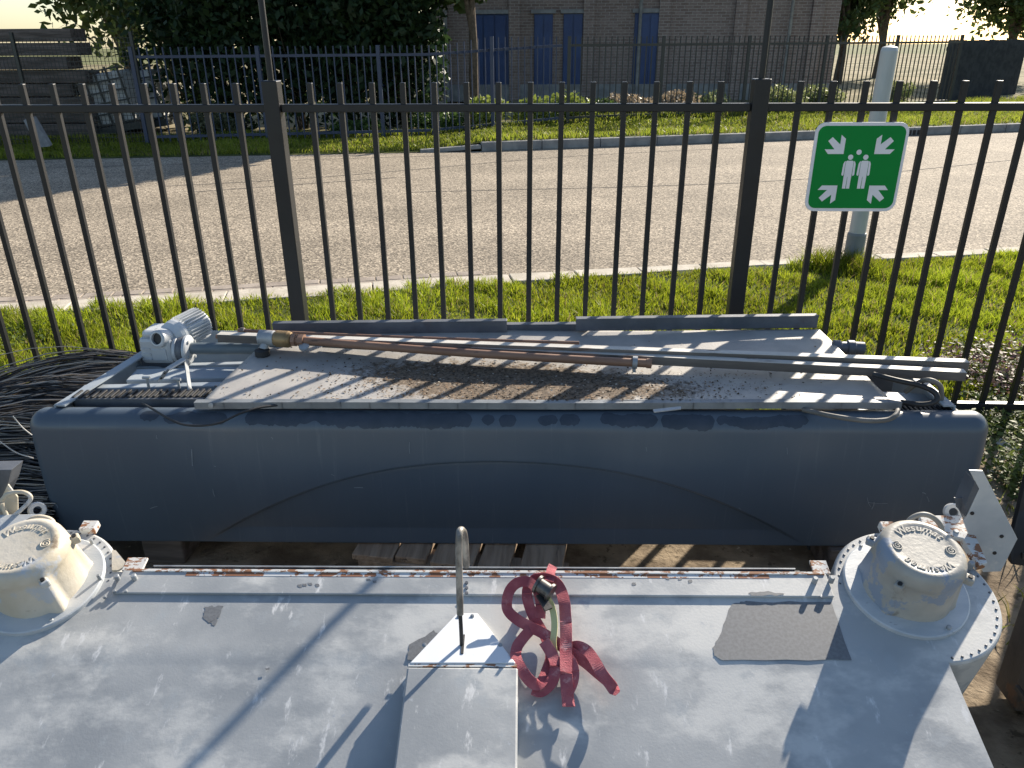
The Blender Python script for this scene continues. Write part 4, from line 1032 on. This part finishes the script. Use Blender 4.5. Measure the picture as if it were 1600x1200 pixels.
def stud(px, py, r_, h, name='stud', m_=GALV, w=.0035):
    p = P2(px, py, w); MB().lathe([(r_, 0), (r_, h*.9), (r_*.75, h), (0, h)], p, (0, 0, 1), 12).build(name, m_, m2)
for px, py, r_, h in ((1490, 838, .007, .022), (1513, 889, .0075, .026), (1501, 880, .005, .006), (1517, 896, .0045, .006), (1344, 856, .004, .012), (1480, 985, .0055, .016), (1393, 979, .0065, .004),
                      (1272, 910, .0065, .018), (1298, 909, .0065, .018), (1283, 933, .004, .004), (184, 905, .0065, .014), (211, 905, .0065, .016), (179, 925, .004, .006), (197, 925, .004, .006), (164, 934, .004, .006),
                      (146, 852, .004, .022), (158, 908, .004, .024), (82, 972, .005, .010), (18, 826, .006, .012), (11, 838, .006, .012)):
    stud(px, py, r_, h, w=.007 if (1250 < px < 1305 or 170 < px < 215) else .004)
for (a, c) in ((190, 222), (1270, 1296)):
    q0, q1 = P2(a, 893, .004), P2(c, 893, .004)
    MB().box(((q0.x+q1.x)/2, .045, .004), (q1.x-q0.x, .04, .006)).build('hinge_leaf', M_RUST, m2, None, bevel=.001)
MB().box((P2(135, 838).x, P2(135, 838).y+.025, .006), (.04, .03, .02)).build('catch', M_RUST, m2, None, bevel=.002)
MB().box((P2(1386, 832).x, P2(1386, 832).y+.01, .008), (.035, .022, .022)).build('catch', M_RUST, m2, None, bevel=.002)
# gusset on the left corner
MB().prism([P2(182, 862, .0), P2(200, 884, .0), P2(186, 893, .0), P2(176, 893, .0), P2(176, 862, 0)], (0, 0, .006)).build('gusset', M_CREAM, m2)
# rusty mounting plates behind each cap
MB().prism([P2(1432, 814, .0), P2(1506, 814, .0), P2(1538, 888, .0), P2(1524, 892, .0), P2(1500, 850, 0), P2(1440, 838, 0)], (0, 0, .022)).build('mounting_plate', M_RUST, m2, None, bevel=.002)
MB().prism([P2(-40, 812, .0), P2(70, 811, .0), P2(70, 832, .0), P2(20, 840, .0), P2(-50, 850, 0)], (0, 0, .02)).build('mounting_plate', M_ENDP, m2, None, bevel=.002)
# lifting bows and eyes
def world_tube(pts, r_, name, m_, n=12):
    return MB().tube([W2(p) for p in smooth_path(pts, 8)], r_, n).build(name, m_, m2)
M_BOW = mat('dirty_hose', (.24, .235, .21), (.34, .33, .30), 9, rough=.55)
world_tube([V(1414, 832, 1.66), V(1421, 813, 1.665), V(1438, 804, 1.67), V(1455, 807, 1.67), V(1469, 820, 1.665), V(1474, 840, 1.66)], .0065, 'hose_bow', M_BOW)
world_tube([V(38, 828, 1.60), V(45, 814, 1.61), V(62, 808, 1.62), V(80, 813, 1.62), V(86, 826, 1.61)], .0065, 'hose_bow', M_CREAM)
world_tube([V(2, 782, 1.66), V(14, 771, 1.665), V(36, 769, 1.67), V(48, 777, 1.67), V(40, 790, 1.665), V(16, 809, 1.66), V(8, 800, 1.66), V(3, 786, 1.66)], .0055, 'wire_bow', M_CREAM)
def eye(px, py, y):
    p = W2(V(px, py, y)); ax = W2(V(px+6, py+2, y-.05))-p
    MB().lathe([(.011, -.012), (.020, -.012), (.023, -.006), (.023, .006), (.020, .012), (.011, .012), (.011, -.012)], p, ax, 24, caps=False).build('pulley', M_ENDP, m2)
eye(58, 797, 1.75); eye(1489, 800, 1.76)
def vplate(px, y, th, name, m_, bev=.001, dy=None):
    q = [W2(V(a, c, y+(dy[i] if dy else 0))) for i, (a, c) in enumerate(px)]; d = (M2M.inverted().to_3x3() @ Vector((0, th, 0)))
    return MB().prism(q, d).build(name, m_, m2, None, bevel=bev)
vplate([(1515, 735), (1536, 736), (1590, 842), (1564, 893), (1536, 894), (1506, 816), (1530, 764)], 1.68, .005, 'end_bracket', M_ENDP)
vplate([(1530, 764), (1508, 808), (1508, 790), (1524, 752)], 1.68, .05, 'bracket_fold', GALVDARK, .0005)
vplate([(1491, 778), (1508, 778), (1527, 752), (1530, 765), (1507, 816)], 1.70, .004, 'bracket_tab', GALVDARK, .0005)
for px, py in ((1519, 802), (1565, 838), (1554, 864)):
    p = W2(V(px, py, 1.679)); ax = M2M.inverted().to_3x3() @ Vector((0, -1, 0))
    MB().lathe([(.0048, -.001), (.0048, .0015), (0, .0015)], p, ax, 12).build('hole', M_DARK, m2)
vplate([(-30, 735), (18, 734), (12, 757), (-8, 800), (-30, 800)], 1.70, .05, 'end_bracket', GALVDARK)
vplate([(12, 757), (27, 777), (28, 812), (2, 812), (-8, 800)], 1.685, .005, 'bracket_tab', M_CREAM)
# triangular hatch: a wedge-shaped plate with a box in front
tA, tB = P2(714, 958, .002), P2(746, 958, .002); tC, tD = P2(640, 1036, .034), P2(806, 1036, .034)
tC.z = tD.z = .034
b = MB(); low = lambda p: Vector((p.x, p.y, -.006))
b.add([tA, tB, tD, tC, low(tA), low(tB), low(tD), low(tC)], [(0, 3, 2, 1), (4, 5, 6, 7), (0, 1, 5, 4), (1, 2, 6, 5), (2, 3, 7, 6), (3, 0, 4, 7)])
M_PLATE = mat('clean_white_paint', (.62, .65, .69), (.68, .70, .72), 5, rough=.4, stains=(((.50, .53, .57), 8, .6, .1, (1, 1, 1)),))
b.build('hatch_plate', M_PLATE, m2, None, bevel=.002)
hc = (tC+tD)/2; hw = (tD-tC).length
MB().box((hc.x, hc.y-.004, .012), (hw*1.02, .006, .040)).build('rusty_hatch_edge', M_RUST, m2)
MB().box((hc.x, hc.y-.19, .004), (hw*1.04, .36, .06)).build('hatch_box', M_DECK, m2, None, bevel=.004)
d_ = (hc-(tA+tB)/2); up_ = Vector((0, 0, 1))
sa, sb = P2(725, 999, 0), P2(723, 1033, 0)
fz = lambda p: .002+.032*min(1, max(0, ((p-(tA+tB)/2).dot(d_))/d_.length_squared))
sa.z = fz(sa)+.0018; sb.z = fz(sb)+.0018
MB().bar(sa, sb, .006, .003).build('slot', M_DARK, m2)
for px, py in ((717, 966), (738, 965), (664, 1017), (782, 1017)):
    p = P2(px, py, 0); p.z = fz(p)+.001
    MB().lathe([(.0052, 0), (.0045, .0025), (0, .003)], p, (0, -.2, 1), 12).build('bolt', GALV, m2)
# upright bent rod at the hatch
base = Vector(M2M @ P2(722, 1030, .034))
q = [V(722, 1028, 1.325), V(720.5, 985, 1.335), V(719, 958, 1.345)]
world_tube(q, .0045, 'rod_foot', M_DARK, 10)
q = [V(719, 960, 1.345), V(718, 915, 1.36), V(717, 870, 1.37), V(717, 845, 1.375), V(718, 832, 1.385), V(721, 828, 1.40), V(725, 834, 1.42), V(727, 850, 1.44), V(728.5, 884, 1.48)]
world_tube(q, .0078, 'bent_rod', mat('worn_rod', (.15, .14, .125), (.42, .39, .34), 12, rough=.45, metal=.3, stretch=(3, 3, 1)), 12)
b = MB()
for py in (911, 919, 927): b.lathe([(.0045, 0), (.004, .003), (0, .003)], P2(729, py, .007), (0, 0, 1), 8)
b.build('rivets', GALVDARK, m2)

# ================================================================== RED STRAP on the near machine
st = thing('ratchet_strap', 'faded red ratchet strap with a metal buckle lying in loops on the near machine', 'strap', M2M @ P2(850, 960)); L0 = Vector(st.location)
M_RED = mat('faded_red_webbing', (.35, .085, .105), (.46, .15, .165), 16, rough=.85, bump=.4, bscale=420, spec=.2, stains=(((.56, .29, .29), 24, .56, .12, (1, 1, 1)),))
Z2 = lambda x, y: (760+x/6.668, 870+y/6.667)
def webbing(pts, up, w=.0245, name='webbing'):
    """pts: (zoomed x, y, height of the centre line over the deck); up: how far the band stands on edge, 0 flat .. 1 upright"""
    p = [M2M @ P2(*Z2(x, y), .006+h*.58) for x, y, h in pts]; p = smooth_path(p, 7); tw = random.random()*6; k = len(p); wd = []
    N3 = Vector(n2)
    for i in range(k):
        d = (p[min(i+1, k-1)]-p[max(i-1, 0)]).normalized(); s = d.cross(N3).normalized()
        if s.dot(Vector(e2_)) < 0: s = -s
        u_ = up if not isinstance(up, (list, tuple)) else np.interp(i/(k-1), np.linspace(0, 1, len(up)), up)
        u_ = u_*abs(d.dot(Vector(e1)))
        s = (s+N3*.28*math.sin(tw+i*.21)+d*.10*math.sin(tw*2+i*.47)).normalized()
        wd.append(N3*u_+s*(1-abs(u_)))
    return MB().ribbon(p, wd, w, .0022).build(name, M_RED, st, L0, bevel=0)
webbing([(560, 640, .035), (565, 470, .06), (530, 350, .085), (440, 262, .10), (330, 268, .10), (250, 340, .09), (215, 450, .075), (225, 560, .055), (330, 660, .04), (480, 740, .036), (620, 815, .034), (760, 915, .03), (900, 1010, .022), (1030, 1100, .018), (1150, 1200, .015), (1290, 1320, .02), (1330, 1390, .035), (1290, 1330, .05), (1200, 1210, .055), (1120, 1070, .05), (1050, 980, .045), (960, 935, .035), (880, 945, .02)], [.3, .4, .4, .5, .5, .5])
webbing([(470, 330, .07), (430, 330, .075), (425, 420, .07), (450, 520, .05), (500, 640, .03), (560, 740, .02), (620, 850, .015), (660, 960, .015), (670, 1060, .015), (640, 1160, .015), (590, 1280, .025), (530, 1330, .035), (450, 1290, .04), (370, 1180, .04), (308, 1050, .04), (320, 940, .035), (380, 850, .03), (450, 770, .03), (500, 720, .02)], [.5, .4, .3, .3, .5, .5])
webbing([(455, 300, .09), (520, 228, .075), (610, 208, .075), (705, 250, .075), (775, 350, .07), (812, 480, .07), (822, 600, .06), (828, 700, .055), (830, 850, .05), (828, 1000, .045), (830, 1200, .04), (838, 1350, .025), (850, 1480, .006), (858, 1560, .004)], [.8, .95, .9, .3, .12, .1], w=.027)
webbing([(600, 880, .05), (650, 960, .05), (700, 1050, .045), (720, 1150, .04), (700, 1260, .03), (640, 1350, .02), (560, 1400, .012), (480, 1380, .012)], [.3, .3, .2], w=.025)
webbing([(800, 1010, .03), (860, 1060, .035), (900, 1140, .035), (910, 1230, .03), (890, 1330, .02), (850, 1410, .012)], [.4, .3, .2], w=.024)
webbing([(655, 255, .09), (665, 215, .085), (668, 170, .07), (680, 125, .05), (695, 95, .045)], [-.1, -.1, 0], w=.022, name='tail')
yp = [M2M @ P2(*Z2(x, y), h) for x, y, h in ((640, 430, .05), (675, 500, .05), (700, 600, .045), (710, 700, .04), (705, 800, .035), (695, 900, .03), (715, 1040, .025))]
yp = smooth_path(yp, 5); MB().ribbon(yp, [Vector(e1)*.9+Vector(n2)*.25]*len(yp), .0145, .003).build('yellow_webbing', mat('yellow_webbing', (.50, .47, .20), (.60, .57, .28), 8, rough=.8, bump=.3, bscale=400), st, L0)
q0, q1 = M2M @ P2(*Z2(540, 285), .072), M2M @ P2(*Z2(668, 372), .068)
M_CHROME = mat('worn_zinc_buckle', (.06, .06, .06), (.17, .16, .145), 22, rough=.42, metal=.6)
bk = MB().tube([q0, q1], .017, 16).build('buckle_drum', M_CHROME, st, L0)
dd = (q1-q0).normalized()
for t in (.0, 1.0):
    p = q0.lerp(q1, t); MB().lathe([(.022, -.003), (.022, .003), (0, .003)], p, dd, 20).build('buckle_cheek', M_CHROME, bk, L0)
MB().bar(q0+Vector((.004, -.014, -.018)), q1+Vector((-.004, -.030, -.024)), .020, .006).build('buckle_frame', M_CHROME, bk, L0)

# ================================================================== DARK STEELWORK at the right edge
M_OLDST = mat('dark_old_steel', (.045, .042, .040), (.09, .08, .07), 7, rough=.7, bump=.2, bscale=60, stains=(((.14, .08, .05), 9, .6, .1, (1, 1, 1)),))
fr = thing('steel_skid', 'dark rusty steel skid on the ground at the lower right corner', 'frame', (1.35, 1.3, 0)); L0 = Vector(fr.location)
MB().box((1.36, 1.62, .20), (.24, .10, .36)).build('end_block', M_OLDST, fr, L0, bevel=.006)
MB().box((1.30, 1.566, .20), (.10, .01, .16)).build('black_cover', mat('gloss_black', (.008, .008, .009), (.012, .012, .012), 4, rough=.25), fr, L0, bevel=.012)
for yy, zz in ((1.48, .22), (1.36, .16)):
    MB().bar((1.17, yy, zz), (2.2, yy+.03, zz), .05, .07).build('beam', M_OLDST, fr, L0, bevel=.004)
    MB().bar((1.17, yy-.02, zz-.05), (2.2, yy+.01, zz-.05), .09, .012).build('beam_foot', M_OLDST, fr, L0)
MB().bar((1.34, 1.70, .36), (1.55, 1.40, .34), .03, .012).build('brace', M_OLDST, fr, L0)
pn_ = thing('black_panel', 'black plastic panel standing on the soil at the right edge of the picture', 'panel', G(1600, 880)); L0 = Vector(pn_.location)
MB().prism([V(1604, 745, 2.02), V(1592, 800, 2.0), V(1577, 856, 1.96), V(1580, 882, 1.94), V(1680, 895, 1.94), V(1690, 745, 2.02)], (0, .02, 0)).build('panel', M_DARK, pn_, L0, bevel=.003)
MB().prism([V(1596, 862, 1.955), V(1680, 868, 1.955), V(1680, 876, 1.955), V(1594, 870, 1.955)], (0, -.012, 0)).build('ledge', M_OLDST, pn_, L0)

# ================================================================== WEEDS, STONES AND LITTER on the soil to the right
def weeds(name, spots, n, leaf, c0, c1, hmax, seed):
    r = np.random.default_rng(seed); S = np.array([tuple(G(*s[:2]))[:2] for s in spots]); sp = np.array([s[2] for s in spots]); i = r.integers(0, len(S), n)
    P = np.c_[S[i]+r.normal(size=(n, 2))*sp[i][:, None], np.zeros(n)]
    P[:, 2] = .006+hmax*r.random(n)**1.6
    a = r.normal(size=(n, 3)); a[:, 2] *= .45; a /= np.linalg.norm(a, axis=1)[:, None]
    b_ = np.cross(a, np.array([0, 0, 1.])+.5*r.normal(size=(n, 3))); b_ /= np.linalg.norm(b_, axis=1)[:, None]
    s = leaf*(.5+r.random(n))[:, None]
    v = np.stack([P-a*s, P-b_*s*.45, P+a*s, P+b_*s*.45], 1).reshape(-1, 3); v[:, 2] = np.maximum(v[:, 2], .004)
    t = r.random(n)[:, None]; c = np.array(c0)*(1-t)+np.array(c1)*t
    keep = np.repeat(P[:, 1] > 1.2, 4)
    return stuff(np_mesh(name, v, np.arange(4*n).reshape(-1, 4), M_LEAF, None, np.repeat(c, 4, 0)))
weeds('ground_weeds', [(1545, 650, .07), (1560, 690, .10), (1590, 650, .10), (1575, 740, .06), (1600, 770, .05), (1560, 600, .12), (1600, 610, .12), (1540, 600, .06), (1620, 700, .12), (1590, 580, .15)], 5200, .013, (.05, .075, .018), (.15, .19, .045), .10, 3)
weeds('dead_nettles', [(1520, 595, .10), (1560, 580, .13), (1600, 575, .15), (1540, 615, .08), (1590, 625, .10), (1640, 600, .15), (1480, 585, .08)], 2600, .013, (.11, .05, .07), (.20, .13, .09), .15, 4)
weeds('yard_weeds', [(20, 540, .12), (-60, 545, .2), (1530, 560, .1), (1700, 640, .25), (1650, 560, .2)], 1500, .015, (.05, .08, .018), (.14, .18, .04), .09, 6)
n = 2600; xy = np.c_[RNG.uniform(1.35, 3.4, n), RNG.uniform(1.5, 3.35, n)]; kf = field(xy, 21, 2.2) > .55; xy = xy[kf]
v, f, c = blades(xy, .004, .03+.07*RNG.random(len(xy)), .004+.004*RNG.random(len(xy)), RNG, 1.0, ((.09, .12, .02), (.20, .22, .05))); stuff(np_mesh('sparse_grass', v, f, M_GRASS, None, c))
def stone(px, py, s, label, m_, flat_=.6):
    p = G(px, py); o = bpy.data.objects.new('stone', None)
    bm = bmesh.new(); bmesh.ops.create_icosphere(bm, subdivisions=2, radius=s); r = random.Random(px)
    for v_ in bm.verts: v_.co *= r.uniform(.75, 1.15); v_.co.z = v_.co.z*flat_
    me = bpy.data.meshes.new('stone'); bm.to_mesh(me); bm.free(); me.materials.append(m_)
    o = bpy.data.objects.new('stone', me); COL.objects.link(o); o.location = p+Vector((0, 0, s*flat_*.55)); return tag(o, label, 'stone')
M_STONE = mat('stone', (.30, .28, .25), (.42, .40, .37), 14, rough=.9, bump=.3, bscale=60)
stone(1562, 718, .022, 'small grey stone on the bare soil right of the dark cover', M_STONE)
stone(1548, 738, .016, 'smallest pebble beside the right end of the dark cover', M_STONE)
stone(1586, 792, .026, 'sandy clod of soil near the black panel at the right edge', M_YARD, .5)
lit = thing('plastic_scrap', 'crumpled pale plastic scrap lying on the weedy soil at the right', 'litter', G(1577, 702))
MB().add([(-.045, .03, .012), (-.02, .045, .03), (.0, .01, .022), (.05, -.03, .010), (.045, -.045, .02), (-.03, -.02, .008)], [(0, 1, 2), (0, 2, 5), (2, 3, 5), (2, 4, 3)]).build('scrap', mat('pale_plastic', (.50, .48, .46), (.60, .58, .56), 9, rough=.4), lit).modifiers.new('solid', 'SOLIDIFY').thickness = .002
for k, (px, py) in enumerate(((1525, 640), (1560, 668), (1578, 660))):
    a = G(px, py, .03); c = G(px+30, py+22, .012)
    o = thing('dry_stalk', ['thin dry plant stalk beside the right end of the dark cover', 'thin dry stalk lying above the plastic scrap', 'short dry stalk among the weeds at far right'][k], 'stalk', (a+c)/2)
    MB().tube([a, a.lerp(c, .5)+Vector((0, 0, .02)), c], [.003, .0025, .0018], 6).build('stem', mat('dry_stalk', (.30, .25, .17), (.38, .32, .22), 8, rough=.9), o, o.location)
    MB().tube([a.lerp(c, .4)+Vector((0, 0, .017)), a.lerp(c, .55)+Vector((.03, .03, .04))], [.002, .001], 5).build('twig', mat('dry_stalk', (.30, .25, .17)), o, o.location)
